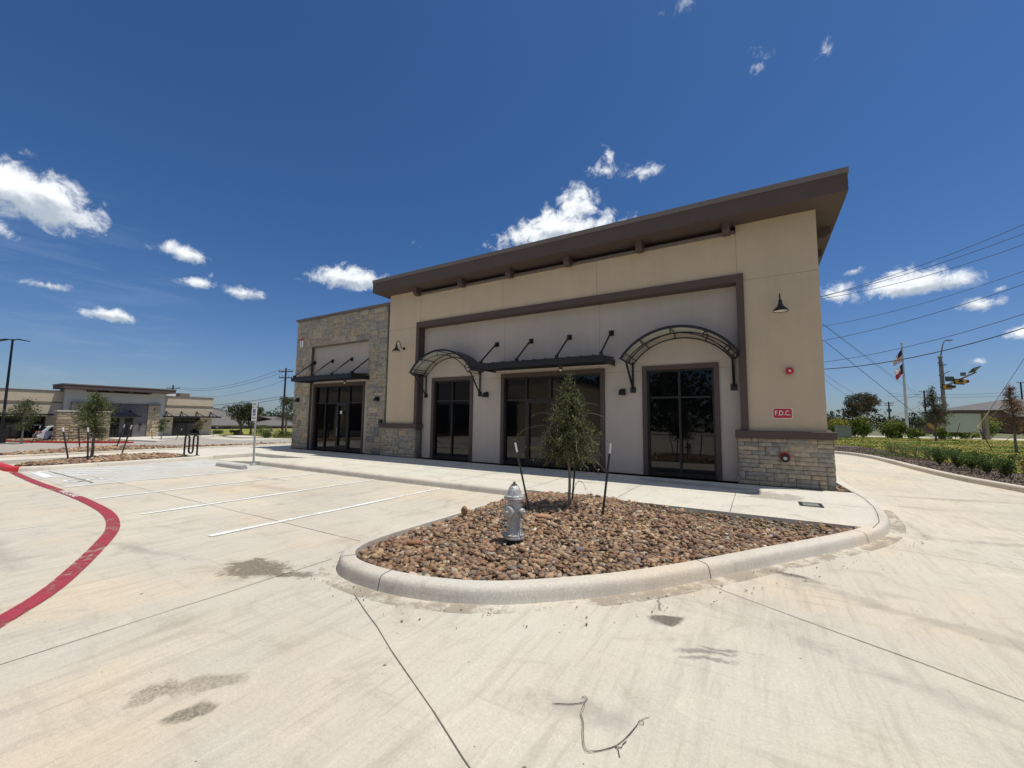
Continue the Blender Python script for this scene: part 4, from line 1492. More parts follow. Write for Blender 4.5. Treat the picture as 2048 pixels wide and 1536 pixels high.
MB().prism(rrect(.305, .685, 1.655, 1.895, .03), Y0 - .008, Y0 - .001, 'y').build('sign_border', 'whitem', t)
MB().prism(rrect(.317, .673, 1.667, 1.883, .024), Y0 - .011, Y0 - .0075, 'y').build('sign_face', 'redm', t)
text('F.D.C.', 'sign_lettering', .150, (.497, Y0 - .013, 1.776), ROT_FRONT, 'whitem', t, depth=.001, bold=.001, sx=.80)

# alarm
t = thing('fire_alarm', 'round red fire alarm bell on the right tan pier', 'alarm', (.66, Y0, 2.74))
MB().box(.60, Y0 - .045, 2.66, .70, Y0 - .001, 2.80).build('back_box', 'redm', t)
MB().lathe([(.075, 0), (.08, .012), (.07, .032), (.03, .045), (.028, .05)], (.665, Y0 - .045, 2.735), 24, (0, -1, 0)).build('gong', 'redm', t, smooth=True)
MB().lathe([(.022, 0), (.022, .008), (.005, .01)], (.665, Y0 - .095, 2.735), 14, (0, -1, 0)).build('gong_cap', 'whitem', t)
# fire department connection
t = thing('fire_hose_connection', 'round red ringed black hose inlet in the right stone plinth', 'hose inlet', (.5, 11.11, .79))
MB().lathe([(.105, 0), (.105, .012), (.06, .014)], (.5, 11.108, .80), 28, (0, -1, 0)).build('plate', 'redm', t)
MB().lathe([(.085, 0), (.088, .03), (.088, .10), (.07, .11), (.045, .10), (.04, .07)], (.5, 11.095, .785), 24, (0, -1, -.12)).build('coupling', 'blackpipe', t, smooth=True)
MB().lathe([(.04, 0), (.038, .015), (.012, .02)], (.5, 10.995, .775), 16, (0, -1, -.12)).build('cap', 'galv', t)
# pipe stub
MB().tube([(.10, 11.12, .34), (.10, 11.03, .34), (.10, 11.0, .31)], .018, 8).build('pipe_stub', 'galv')
tag(bpy.data.objects['pipe_stub'], 'small grey drain pipe stub low in the right stone plinth', 'pipe')
# key box
t = thing('key_box', 'small black key box on the stone left of the tan pier', 'box', (-12.76, 11.27, 1.41))
MB().bbox(-12.84, 11.20, 1.29, -12.68, 11.285, 1.50, .008).build('box_body', 'black', t)
MB().lathe([(.012, 0), (.012, .006)], (-12.76, 11.199, 1.35), 10, (0, -1, 0)).build('key_hole', 'galv', t)
# unit number sign high on the wing
t = thing('number_sign', 'small white sign reading 1 with a red top high on the stone wing', 'sign', (-18.35, 11.27, 5.06))
MB().box(-18.47, 11.262, 4.86, -18.22, 11.272, 5.16).build('sign_face', 'whitem', t)
MB().box(-18.47, 11.262, 5.164, -18.22, 11.272, 5.26).build('sign_header', 'redm', t)
text('1', 'sign_lettering', .28, (-18.345, 11.26, 5.01), ROT_FRONT, 'black', t, depth=.001, bold=.004)

# yard drain in walk
t = thing('walk_grate', 'rectangular grey metal grate set in the walk by the right plinth', 'grate', (.75, 8.98, WZ))
MB().box(.58, 8.79, WZ + .001, .92, 8.82, WZ + .012).box(.58, 9.15, WZ + .001, .92, 9.18, WZ + .012).box(.58, 8.82, WZ + .001, .63, 9.15, WZ + .012).box(.87, 8.82, WZ + .001, .92, 9.15, WZ + .012).build('grate_rim', 'blackpipe', t)
mb = MB()
for i in range(9):
    mb.box(.635 + i * .026, 8.825, WZ + .001, .653 + i * .026, 9.145, WZ + .010)
mb.build('grate_bars', 'galv', t)

# ------------------------------------------------------------------ hydrant
HX, HY, HZ = -2.52, 4.29, .08
t = thing('fire_hydrant', 'silver painted fire hydrant standing in the river rock island', 'fire hydrant', (HX, HY, HZ))
mb = MB()
mb.lathe([(.078, -.06), (.078, .085), (.074, .10)], (HX, HY, HZ), 28)
mb.build('base_pipe', 'blackpipe', t, smooth=True)
mb = MB()
mb.lathe([(.118, .085), (.126, .088), (.126, .108), (.118, .112), (.122, .114), (.122, .132), (.112, .136), (.090, .140), (.084, .16), (.080, .30), (.081, .42), (.085, .46), (.086, .52), (.095, .53), (.118, .535), (.122, .540), (.122, .556), (.118, .560), (.080, .562)], (HX, HY, HZ), 36)
mb.build('barrel', 'silver', t, smooth=True)
mb = MB()
mb.lathe([(.120, .5625), (.121, .575), (.112, .580), (.084, .583), (.081, .60), (.076, .63), (.064, .66), (.046, .685), (.03, .695), (.028, .70)], (HX, HY, HZ), 36)
for i in range(8):
    a = i * math.pi / 4 + .2
    mb.tube([(HX + r * math.cos(a), HY + r * math.sin(a), HZ + z) for r, z in ((.083, .585), (.079, .61), (.070, .645), (.052, .680), (.03, .697))], .004, 6)
mb.build('bonnet', 'silver', t, smooth=True)
mb = MB()
mb.lathe([(.036, .695), (.034, .708), (.02, .712)], (HX, HY, HZ), 20)
mb.lathe([(.017, .712), (.015, .738)], (HX, HY, HZ), 5)
mb.build('operating_nut', 'brass', t)
for z in (.122, .560):
    for i in range(8):
        a = i * math.pi / 4 + .39
        MB().lathe([(.010, -.022), (.010, .026)], (HX + .108 * math.cos(a), HY + .108 * math.sin(a), HZ + z), 6).build('flange_bolt', 'silver', t)
for d, r, L in (((-.08, -1, 0), .064, .055), ((1, -.08, 0), .036, .05), ((-1, .08, 0), .036, .05)):
    dv = Vector(d).normalized()
    c = Vector((HX, HY, HZ + .40))
    mb = MB()
    mb.lathe([(r * .95, .05), (r * .90, .085), (r * 1.12, .088), (r * 1.14, .10)], c, 28, dv)
    mb.lathe([(r * 1.10, .101), (r * 1.13, .104), (r * 1.13, .10 + L * .55), (r * 1.02, .10 + L * .7), (r * .55, .10 + L * .78), (r * .3, .10 + L * .8), (r * .26, .10 + L * 1.15), (r * .2, .10 + L * 1.18)], c, 28, dv)
    mb.build('nozzle_cap', 'silver', t, smooth=True)
for (ax, ay), (bx, by), z1 in (((HX - .075, HY - .15), (HX - .09, HY - .06), .30), ((HX + .14, HY - .03), (HX + .09, HY - .05), .28)):
    pts = []
    for i in range(15):
        u = i / 14
        pts.append((ax + (bx - ax) * u + .006 * math.sin(u * 40), ay + (by - ay) * u, HZ + .36 - .22 * math.sin(math.pi * min(1, u * 1.05)) + (z1 - .36) * u))
    mb = MB().tube(pts, .0045, 5)
    mb.build('cap_chain', 'galv', t)


# ------------------------------------------------------------------ plants
def leafquads(P, size, g_, up=0.0, aspect=.55):
    n = len(P)
    d = g_.normal(0, 1, (n, 3))
    d[:, 2] += up
    d /= np.linalg.norm(d, axis=1)[:, None]
    e = g_.normal(0, 1, (n, 3))
    e -= d * (e * d).sum(1)[:, None]
    e /= np.linalg.norm(e, axis=1)[:, None]
    s = (size * g_.uniform(.6, 1.3, n))[:, None]
    V = np.stack([P - d * s * .5, P + e * s * .5 * aspect, P + d * s * .5, P - e * s * .5 * aspect], 1).reshape(-1, 3)
    F = np.arange(n * 4).reshape(n, 4)
    return V, F


def leafcols(n, base, var, g_, pal=None):
    if pal is not None:
        c = np.array(pal)[g_.integers(0, len(pal), n)]
    else:
        c = np.tile(np.array(base), (n, 1))
    c = c * g_.uniform(1 - var, 1 + var, (n, 1)) * g_.uniform(.92, 1.08, (n, 3))
    return np.repeat(c, 4, 0)


def young_tree(loc, h, z0, rad, nb, nl, leaf, seed, label, group, pal, clump=0.0, tr=.022, arch=.5, top=None, trunks=1, name='young_tree', lean=(0, 0), prof=None, bark='bark', dens=1.0, twigvis=.0035):
    g_ = np.random.default_rng(seed)
    r = random.Random(seed)
    base = Vector(loc)
    t = thing(name, label, 'tree', loc, group)
    tk = MB()
    ax = []
    N = 12
    wob = [(r.uniform(-.02, .02) * h, r.uniform(-.02, .02) * h) for _ in range(N + 1)]
    for i in range(N + 1):
        u = i / N
        ax.append(base + Vector((lean[0] * u + wob[i][0] * u, lean[1] * u + wob[i][1] * u, h * u)))
    tk.tube(ax, [tr * (1 - .88 * i / N) + .002 for i in range(N + 1)], 8)
    if prof is None:
        prof = lambda u: math.sin(math.pi * min(1, .18 + .82 * (1 - u))) ** .7 if u > .5 else (.75 + .5 * u)
    segs = []
    for b in range(nb):
        u = r.random() ** 0.85
        z = z0 + (h * .97 - z0) * u
        R0 = rad * prof(u) * r.uniform(.55, 1.12)
        a = r.uniform(0, 2 * math.pi)
        k = z / h * N
        i0 = min(int(k), N - 1)
        s = ax[i0].lerp(ax[i0 + 1], k - i0)
        dirv_ = Vector((math.cos(a), math.sin(a), 0))
        upz = r.uniform(.15, .75) * R0
        pts = []
        for i in range(7):
            v = i / 6
            pts.append(s + dirv_ * R0 * v + Vector((0, 0, upz * math.sin(v * math.pi * .8) - arch * R0 * v * v * .6)) + Vector((r.uniform(-1, 1), r.uniform(-1, 1), r.uniform(-1, 1))) * .035 * R0)
        tk.tube(pts, [tr * .30 * (1 - v / 6.5) + .0015 for v in range(7)], 4, cap=False)
        segs.append((pts, R0))
        for q in range(r.randint(2, 4)):
            v0 = r.uniform(.2, .9)
            p = Vector(pts[int(v0 * 6)])
            dd = (dirv_ + Vector((r.uniform(-1, 1), r.uniform(-1, 1), r.uniform(-.5, .9)))).normalized()
            L = R0 * r.uniform(.25, .5)
            p2 = [p, p + dd * L * .5 + Vector((0, 0, .03 * L)), p + dd * L + Vector((0, 0, -.12 * L))]
            tk.tube(p2, [twigvis, twigvis * .7, twigvis * .4], 3, cap=False)
            segs.append((p2, L))
    tk.build('trunk', bark, t)
    P = []
    W = [s[1] for s in segs]
    tot = sum(W)
    for pts, L in segs:
        k = max(2, int(nl * L / tot))
        pts = np.array([list(p) for p in pts])
        uu = g_.uniform(.12, 1, k) * (len(pts) - 1)
        if clump > 0:
            uu = np.clip(np.round(uu * 1.6 + g_.uniform()) / 1.6 - .3 + g_.normal(0, .09, k), .1, len(pts) - 1.001)
        i = np.minimum(uu.astype(int), len(pts) - 2)
        f = (uu - i)[:, None]
        q = pts[i] * (1 - f) + pts[i + 1] * f
        P.append(q + g_.normal(0, leaf * (1.2 if clump == 0 else clump), (k, 3)))
    P = np.concatenate(P)
    V, F = leafquads(P, leaf, g_, aspect=.7 if clump else .55)
    npmesh('crown', V, F, 'leaf', leafcols(len(P), None, .35, g_, pal), t)
    return t


V, F = leafquads(WEED, .022, np.random.default_rng(5), up=.5, aspect=.3)
o = npmesh('weeds', V, F, 'leaf', leafcols(len(WEED), None, .35, np.random.default_rng(6), [(.10, .14, .04), (.16, .17, .07), (.22, .20, .10)]))
tag(o, 'sparse dry weeds growing through the rock island', 'weeds', kind='stuff')
OAK = [(.080, .102, .032), (.135, .152, .055), (.038, .050, .020), (.24, .24, .105), (.095, .115, .040)]
CONE = lambda u: max(.06, (1 - u) ** .85) * (1.0 if u > .22 else .60 + 1.8 * u)
young_tree((-2.52, 5.96, .20), 2.12, .60, .64, 165, 14500, .030, 42, 'small bushy young tree with arching twigs in the river rock island', None, OAK, clump=.80, tr=.024, arch=.75, prof=CONE, twigvis=.0022, bark='twigbark')
# long stray shoots
g_ = np.random.default_rng(3)
tr_ = bpy.data.objects['young_tree']
mb = MB()
LP = []
for p in ([(-2.52, 5.96, 1.15), (-2.75, 5.72, 1.45), (-2.98, 5.52, 1.44), (-3.12, 5.41, 1.33), (-3.18, 5.38, 1.24)], [(-2.50, 5.96, 1.1), (-2.2, 6.02, 1.28), (-1.98, 5.95, 1.28), (-1.84, 5.9, 1.22)],
          [(-2.52, 5.96, 1.3), (-2.7, 5.8, 1.62), (-2.9, 5.66, 1.66), (-3.0, 5.6, 1.60)], [(-2.5, 5.96, 1.5), (-2.3, 6.05, 1.80), (-2.12, 6.12, 1.80)], [(-2.5, 5.95, 1.6), (-2.62, 5.85, 1.98), (-2.72, 5.8, 2.05)],
          [(-2.5, 5.96, 1.45), (-2.25, 6.02, 1.66), (-2.02, 6.08, 1.62), (-1.95, 6.1, 1.58)], [(-2.5, 5.96, .95), (-2.2, 6.0, 1.0), (-2.0, 6.0, .85), (-1.93, 6.02, .72)], [(-2.52, 5.96, .95), (-2.8, 5.75, 1.05), (-3.0, 5.6, .95)], [(-2.5, 5.96, .28), (-2.42, 5.98, .58), (-2.33, 6.0, .62), (-2.27, 6.02, .50)]):
    c_ = catmull(p, 6)
    mb.tube(c_, [.004 * (1 - .7 * i / len(c_)) for i in range(len(c_))], 4)
    for q in c_[4:]:
        for _ in range(3):
            LP.append([q.x + random.gauss(0, .008), q.y + random.gauss(0, .008), q.z + random.gauss(0, .008)])
sh = mb.build('long_shoots', mk('pale twig', (.17, .155, .10), rough=.8), tr_)
V, F = leafquads(np.array(LP), .014, g_)
npmesh('shoot_leaves', V, F, 'leaf', leafcols(len(LP), None, .3, g_, OAK), tr_)


def stake(base, topp, label, tip=True, group='dark steel tree stakes', w_=.027):
    t = thing('tree_stake', label, 'stake', base, group)
    b, tp = Vector(base), Vector(topp)
    d = (tp - b)
    k = b + d * .87
    mb = MB()
    mb.tube([b - d * .05, k if tip else tp], w_ * .62, 4)
    n = 18
    if w_ < .03:
        for i in range(n):
            p = b + d * (.1 + .75 * i / n)
            mb.obox(p + Vector((.006, -.009, 0)), (.012, .012, .014), 0)
    mb.build('post', 'tpost', t)
    if tip:
        MB().tube([k, tp], w_ * .64, 4).build('painted_tip', 'ptip', t)
    return t


stake((-2.93, 5.46, .16), (-3.13, 5.34, 1.21), 'dark stake leaning left beside the hydrant island tree')
stake((-1.94, 5.77, .16), (-1.83, 5.84, 1.23), 'dark stake leaning right on the right side of the island tree')
stake((-2.67, 6.42, .18), (-2.60, 6.46, 1.15), 'dark stake standing upright just behind the island tree trunk', tip=False)

# loose tie wire on the pavement
def wz(pts, z=.006):
    return [(x, y, z) for x, y in pts]


mb = MB()
c_ = catmull(wz([(-1.01, 2.18), (-.93, 2.225), (-.885, 2.265), (-.868, 2.305), (-.885, 2.325), (-.90, 2.305), (-.872, 2.30), (-.87, 2.25), (-.86, 2.18), (-.83, 2.13), (-.80, 2.05), (-.77, 1.985), (-.745, 1.96), (-.72, 1.97), (-.67, 2.02), (-.64, 2.06), (-.61, 2.14), (-.585, 2.25), (-.58, 2.285), (-.562, 2.30), (-.555, 2.28), (-.57, 2.27), (-.583, 2.285), (-.56, 2.325), (-.54, 2.35)]), 6)
mb.tube(c_, .0012, 5)
c_ = catmull(wz([(-1.02, 2.172), (-.935, 2.215), (-.88, 2.262), (-.862, 2.25), (-.852, 2.18), (-.824, 2.132), (-.765, 1.992), (-.72, 1.978), (-.645, 2.055), (-.605, 2.14), (-.58, 2.26)]), 6)
mb.tube(c_, .0010, 5)
mb.tube(catmull(wz([(-.64, 2.06), (-.61, 2.07), (-.61, 2.09), (-.60, 2.12)]), 4), .002, 5)
mb.tube(catmull(wz([(-.64, 2.06), (-.62, 2.05), (-.61, 2.03), (-.60, 2.01)]), 4), .002, 5)
o = mb.build('tie_wire', 'wire')
tag(o, 'thin bent wire with curled ends lying on the concrete in front', 'wire')

# ------------------------------------------------------------------ west side: sign post, wheel stop, bike rack
t = thing('parking_sign_post', 'thin grey post with an accessible parking sign beside the wheel stop', 'sign', (-14.02, 7.22, 0))
MB().tube([(-14.02, 7.22, .0), (-14.05, 7.2, 2.0)], .030, 12).build('post', 'galv', t, smooth=True)
MB().lathe([(.10, .01), (.10, .03), (.05, .06), (.035, .12)], (-14.02, 7.22, 0), 16).build('post_base', 'galv', t)
MB().box(-14.20, 7.155, 1.42, -13.90, 7.163, 1.86).build('sign_panel', 'whitem', t)
MB().box(-14.20, 7.155, 1.88, -13.90, 7.163, 2.04).build('upper_sign', 'whitem', t)
text('VAN', 'green_lettering', .085, (-14.05, 7.153, 1.96), ROT_FRONT, 'green', t, depth=.0005, bold=.002)
text('RESERVED', 'green_lettering', .052, (-14.05, 7.153, 1.51), ROT_FRONT, 'green', t, depth=.0005, bold=.001)
MB().box(-14.12, 7.151, 1.60, -13.98, 7.154, 1.80).build('wheelchair_panel', 'bluesign', t)
mb = MB()
mb.lathe([(.014, 0), (.014, .001)], (-14.055, 7.1505, 1.775), 12, (0, -1, 0))
mb.box(-14.062, 7.149, 1.70, -14.048, 7.1505, 1.76)
mb.box(-14.048, 7.149, 1.70, -14.018, 7.1505, 1.712)
mb.lathe([(.032, 0), (.032, .001)], (-14.055, 7.1505, 1.665), 16, (0, -1, 0))
mb.build('wheelchair_symbol', 'whitem', t)

mb = MB()
mb.prism([(6.40, .012), (6.60, .012), (6.575, .09), (6.54, .115), (6.46, .115), (6.425, .09)], -14.65, -13.12, 'x')
o = mb.build('wheel_stop', 'wheelstop')
tag(o, 'low grey concrete wheel stop in the accessible stall', 'wheel stop')

t = thing('bike_rack', 'black wave shaped bike rack on the walk by the rock strip', 'bike rack', (-17.8, 6.95, WZ))
pts = []
A_, B_ = Vector((-18.0, 6.83, 0)), Vector((-17.60, 7.07, 0))
Ld = (B_ - A_)
def bp(u, z):
    q = A_ + Ld * u
    return (q.x, q.y, z)
pts = [bp(0, WZ)] + [bp(0, z) for z in (.3, .5, .7)] + [bp(.17 - .17 * math.cos(a), .76 + .10 * math.sin(a)) for a in [R(k * 30) for k in range(1, 6)]] + [bp(.34, z) for z in (.7, .45)]
pts += [bp(.50 - .16 * math.cos(a), .30 - .09 * math.sin(a)) for a in [R(k * 30) for k in range(0, 7)]] + [bp(.66, z) for z in (.45, .7)]
pts += [bp(.83 - .17 * math.cos(a), .76 + .10 * math.sin(a)) for a in [R(k * 30) for k in range(1, 6)]] + [bp(1, z) for z in (.7, .5, .3, WZ)]
MB().tube(pts, .030, 10).build('tube', 'black', t, smooth=True)
for u_ in (0, 1):
    MB().lathe([(.10, 0), (.10, .012)], bp(u_, WZ), 16).build('floor_plate', 'black', t)

OAK2 = [(.075, .12, .030), (.11, .155, .04), (.05, .075, .022), (.16, .19, .06)]
OVAL = lambda u: max(.1, math.sin(math.pi * min(1, (u * .86 + .12))) ** .8)
young_tree((-18.81, 4.60, .12), 2.2, .70, .54, 90, 6500, .045, 5, 'leafy young tree in the near rock strip left of the bike rack', 'young staked trees by the drive', OAK2, tr=.045, arch=.4, prof=OVAL, twigvis=.006)
for b_, tp, lb in (((-18.69, 4.05, .12), (-18.95, 3.90, 1.15), 'white tipped stake left of the young tree near the red curb'),
                   ((-17.86, 4.29, .12), (-17.95, 4.24, 1.16), 'white tipped upright stake just before the young tree by the curb'),
                   ((-19.96, 5.66, .12), (-19.72, 5.80, 1.19), 'white tipped stake leaning right of the young tree, nearer the bike rack')):
    stake(b_, tp, lb, group='stakes of the west strip tree', w_=.036)
for b_, tp, lb in (((-24.9, 5.7, .02), (-25.05, 5.63, 1.0), 'thin stake in the far rock strip, left of the pair'),
                   ((-24.5, 5.85, .02), (-24.6, 5.8, 1.05), 'thin stake in the far rock strip, right of the pair'),
                   ((-23.6, 6.5, .1), (-23.35, 6.63, 1.15), 'white tipped stake leaning right in the far rock strip')):
    stake(b_, tp, lb, tip='white' in lb, group='stakes of the far rock strip', w_=.036)

# ------------------------------------------------------------------ the second shop, west across the drive
GX = -1.1
B2 = thing('shop_building', 'long low tan shop with grey middle bay across the drive, left background', 'building', (-63.3, 17, GX))
mb = MB()
mb.box(-65.4, 12.95, GX, -63.3, 21.6, 4.30)
mb.build('tower_wall', 'ltgrey2', B2)
mb = MB()
mb.box(-65.9, 12.5, 4.32, -62.1, 22.2, 4.72)
rf2 = mb.build('roof', 'brown', B2)
MB().box(-65.95, 12.45, 4.72, -62.05, 22.25, 4.84).build('coping', 'coping', rf2)
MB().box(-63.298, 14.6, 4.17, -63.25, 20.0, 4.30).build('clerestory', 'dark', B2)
MB().box(-63.298, 14.6, 4.09, -63.2, 20.0, 4.168).build('clerestory_sill', 'brown', B2)
for y in (14.7, 16.45, 18.15, 19.9):
    MB().box(-63.29, y - .15, 4.12, -62.7, y + .15, 4.319).build('outrigger', 'brown', B2)
for y0, y1 in ((13.45, 14.6), (19.95, 21.1)):
    bl = ashlar(y0, y1, GX, 2.80, .22, .145, int(y0), big=1.0)
    bl = [(a, b, c, d, e, np.array((.40, .33, .235)) * (.65 + .5 * float(f.mean()) / .3)) for a, b, c, d, e, f in bl]
    stonewall('stone_column', [(bl, 'x', -63.08, 1)], [(-63.299, y0, GX, -63.085, y1, 2.80)], B2, gap=.012)
    MB().box(-63.299, y0 - .03, 2.80, -63.0, y1 + .03, 2.95).build('column_cap', 'band2', B2)
mb = MB()
mb.box(-63.299, 14.6, GX, -63.2, 16.5, 2.80)
mb.box(-63.299, 17.5, GX, -63.2, 17.92, 2.80)
mb.box(-63.299, 18.68, GX, -63.2, 19.95, 2.80)
mb.box(-63.299, 16.5, 1.26, -63.2, 17.5, 2.80)
mb.box(-63.299, 17.92, 1.26, -63.2, 18.68, 2.80)
mb.build('brick_panel', 'dkbrick', B2)
MB().box(-63.2, 14.6, 2.80, -63.14, 19.95, 2.90).build('brick_cap', 'brown', B2)
for y0, y1 in ((16.5, 17.5), (17.92, 18.68)):
    f_ = MB().box(-63.285, y0, GX, -63.22, y0 + .07, 1.26).box(-63.285, y1 - .07, GX, -63.22, y1, 1.26).box(-63.285, y0 + .07, 1.16, -63.22, y1 - .07, 1.26).build('window', 'mull', B2)
    MB().box(-63.27, y0 + .05, GX + .05, -63.25, y1 - .05, 1.2).build('glass', 'glass2', f_)


def canopy_x(xw, y0, y1, z, rods, par, zr=.62):
    d = 1.5
    c_ = MB().box(xw, y0, z - .05, xw + d, y1, z + .14).build('canopy', 'black', par)
    for y in rods:
        mb = MB()
        mb.box(xw, y - .10, z + zr - .08, xw + .05, y + .10, z + zr + .12)
        mb.tube([(xw + .03, y, z + zr), (xw + d - .15, y + .28, z + .14)], .045, 5)
        mb.tube([(xw + .03, y, z + zr), (xw + d - .15, y - .28, z + .14)], .045, 5)
        mb.build('hanger_rods', 'black', c_)


canopy_x(-63.19, 15.4, 18.95, 1.42, (15.7, 16.9, 18.3), B2)
mb = MB()
mb.box(-74, 21.62, GX, -64.0, 27.15, 3.98)
mb.build('right_wing_wall', 'beige2', B2)
MB().box(-74.1, 21.62, 3.98, -63.93, 27.22, 4.08).build('right_wing_coping', 'coping', B2)
MB().box(-63.999, 21.62, 2.76, -63.94, 27.15, 2.93).build('right_wing_band', 'band2', B2)
MB().box(-72, 22.6, 4.08, -66, 23.6, 4.9).build('rooftop_screen', 'whitem', B2)
MB().box(-68.2, 24.2, 4.08, -66.4, 25.3, 4.62).build('rooftop_unit', 'band2', B2)
for y0, y1, par in ((22.8, 25.75, B2), (6.2, 11.85, B2)):
    xf = -63.99
    f_ = MB().box(xf, y0, GX, xf + .08, y0 + .14, 1.36).box(xf, y1 - .14, GX, xf + .08, y1, 1.36).box(xf, y0 + .14, 1.22, xf + .08, y1 - .14, 1.36)
    n_m = int((y1 - y0) / 1.0)
    for i in range(1, n_m):
        ym = y0 + (y1 - y0) * i / n_m
        f_.box(xf, ym - .03, GX, xf + .06, ym + .03, 1.22)
    f_.box(xf, y0 + .14, .55, xf + .055, y1 - .14, .61)
    f_ = f_.build('window', 'mull', B2)
    MB().box(xf - .005, y0 + .1, GX + .02, xf + .03, y1 - .1, 1.3).build('glass', 'glass2', f_)
canopy_x(-63.93, 21.5, 27.6, 1.42, (22.0, 23.6, 25.3, 26.9), B2)
mb = MB()
mb.box(-74, 0.5, GX, -64.0, 12.93, 4.02)
mb.box(-74, -8, GX, -64.0, .49, 4.30)
mb.build('left_wing_wall', 'beige2', B2)
MB().box(-74.1, .5, 4.02, -63.93, 12.93, 4.12).build('left_wing_coping', 'coping', B2)
MB().box(-74.1, -8, 4.30, -63.93, .49, 4.42).build('left_wing_coping', 'coping', B2)
MB().box(-63.999, .5, 2.76, -63.94, 12.93, 2.93).build('left_wing_band', 'band2', B2)
canopy_x(-63.93, 5.0, 12.25, 1.50, (6.2, 8.4, 10.7), B2)
for y, z in ((13.98, 2.25), (20.5, 2.2)):
    t = thing('wall_lamp', 'small gooseneck lamp on the %s stone column of the far shop' % ('left' if y < 15 else 'right'), 'lamp', (-63.0, y, z), 'gooseneck lamps of the far shop')
    MB().tube([(-63.05, y, z), (-62.8, y, z + .35), (-62.55, y, z + .25), (-62.5, y, z + .1)], .03, 6).build('lamp_arm', 'black', t)
    MB().lathe([(.05, .15), (.22, -.02), (.21, -.03)], (-62.5, y, z), 12).build('lamp_shade', 'black', t)
for y, s_ in ((22.3, 'left'), (26.4, 'right')):
    o = MB().prism([(y - .12, .78), (y + .12, .78), (y + .10, .96), (y - .10, .96)], -63.998, -63.8, 'x').build('wall_sconce', 'black')
    tag(o, 'black wall light %s of the right hand window of the far shop' % s_, 'wall light', 'wall lights of the far shop')
o = MB().prism([(19.25, .35), (19.45, .35), (19.43, .62), (19.27, .62)], -63.198, -63.0, 'x').build('wall_sconce', 'black')
tag(o, 'dark wall light on the grey brick bay of the far shop', 'wall light', 'wall lights of the far shop')

# enclosure
E2 = thing('stone_enclosure', 'tan stone walled enclosure with pale coping in front of the far shop', 'enclosure', (-58, 13.4, GX))
bl = ashlar(11.5, 15.3, GX, 1.86, .30, .17, 77, big=.5)
bl = [(a, b, c, d, e, np.array((.31, .25, .175)) * (.55 + .6 * float(f.mean()) / .3)) for a, b, c, d, e, f in bl]
bl2 = [(a, b, c, d, e, np.array((.31, .25, .175)) * (.55 + .6 * float(f.mean()) / .3)) for a, b, c, d, e, f in ashlar(-58.9, -57.9, GX, 1.86, .30, .17, 78)]
stonewall('stone_wall', [(bl, 'x', -57.9, 1), (bl2, 'y', 11.5, -1)], [(-58.2, 11.51, GX, -57.92, 15.3, 1.86), (-58.9, 11.52, GX, -58.21, 11.8, 1.86)], E2, gap=.015)
MB().box(-58.3, 11.42, 1.86, -57.84, 15.36, 1.98).box(-58.95, 11.42, 1.86, -58.31, 11.9, 1.98).build('coping', 'walk', E2)

# red curbed planter in front of it
pl = MB()
pl.prism([(-57.0, 11.5), (-52.2, 14.9), (-52.0, 15.6), (-56.8, 15.8), (-57.9, 15.6), (-63, 15.9), (-63, 12.0), (-74, 10.8), (-63, 8.4), (-60, 9.2)], GX, GX + .08)
struct(pl.build('far_planter_soil', 'soil'))
rc = MB()
sweep(rc, [Vector(p) for p in ((-70, 6.6, 0), (-63.3, 8.15, 0), (-58.6, 8.9 + .9, 0), (-54.9, 11.9, 0), (-51.7, 14.75, 0), (-51.4, 15.3, 0))], [(0, 0), (0, .16), (-.22, .16), (-.22, 0)], zf=lambda p: GX, side=1)
struct(rc.build('far_red_curb', 'redcurb'))
struct(text('FIRE LANE', 'far_curb_lettering', .30, (-59.6, 9.42, GX + .165), Matrix.Rotation(R(22), 3, 'Z'), 'white', depth=0.0, bold=.01))
rockpile('river_rock', [(-57.2, 11.3), (-52.4, 14.8), (-52.2, 15.4), (-56.8, 15.6), (-57.6, 11.2), (-63, 12), (-72, 10.6), (-63, 8.6)], 900, .15, .4, lambda x, y: GX + .1 + 0 * x, ICO1, 'brown rock in the red curbed planter by the stone enclosure', 15)
# kerbs and walk of the far shop
struct(MB().prism([(-63.9, 15.9), (-56.5, 16.3), (-52.0, 17.3), (-52.4, 18.3), (-58, 18.6), (-59.5, 27.5), (-64, 27.8)], GX, GX + .15).build('far_sidewalk', 'walk'))
struct(MB().prism([(-62.2, 26.6), (-55.0, 26.6), (-53.4, 28.5), (-60, 29.2)], GX, GX + .15).build('far_island', 'walk'))

# silver car
CX, CY = -60.4, 13.2
t = thing('parked_car', 'silver hatchback parked behind the stone enclosure, rear end showing', 'car', (CX, CY, GX))
side = [(-2.45, .38), (-2.50, .62), (-2.44, .92), (-2.28, 1.02), (-1.9, 1.46), (-1.6, 1.55), (.1, 1.53), (.95, 1.06), (2.0, .92), (2.38, .72), (2.42, .36), (1.9, .24), (-2.0, .26)]
mb = MB()
vs = []
rings = [(-.90, .86), (-.84, 1.0), (.84, 1.0), (.90, .86)]
for xo, sc_ in ((-.89, 0), (-.80, 1), (.80, 1), (.89, 0)):
    for y, z in side:
        zz = z
        xx = xo
        if z > 1.05 and abs(xo) > .7:
            xx = xo * (1 - .22 * (z - 1.05) / .5)
        if sc_ == 0:
            zz = .3 + (z - .3) * .96
            y = y * .985
        vs.append((CX + xx, CY + y, GX + zz))
n_ = len(side)
fs = [tuple(range(n_)), tuple(range(4 * n_ - 1, 3 * n_ - 1, -1))]
for L in range(3):
    for i in range(n_):
        j = (i + 1) % n_
        fs.append((L * n_ + i, (L + 1) * n_ + i, (L + 1) * n_ + j, L * n_ + j))
mb.add(vs, fs)
mb.build('body', 'car', t, smooth=True)
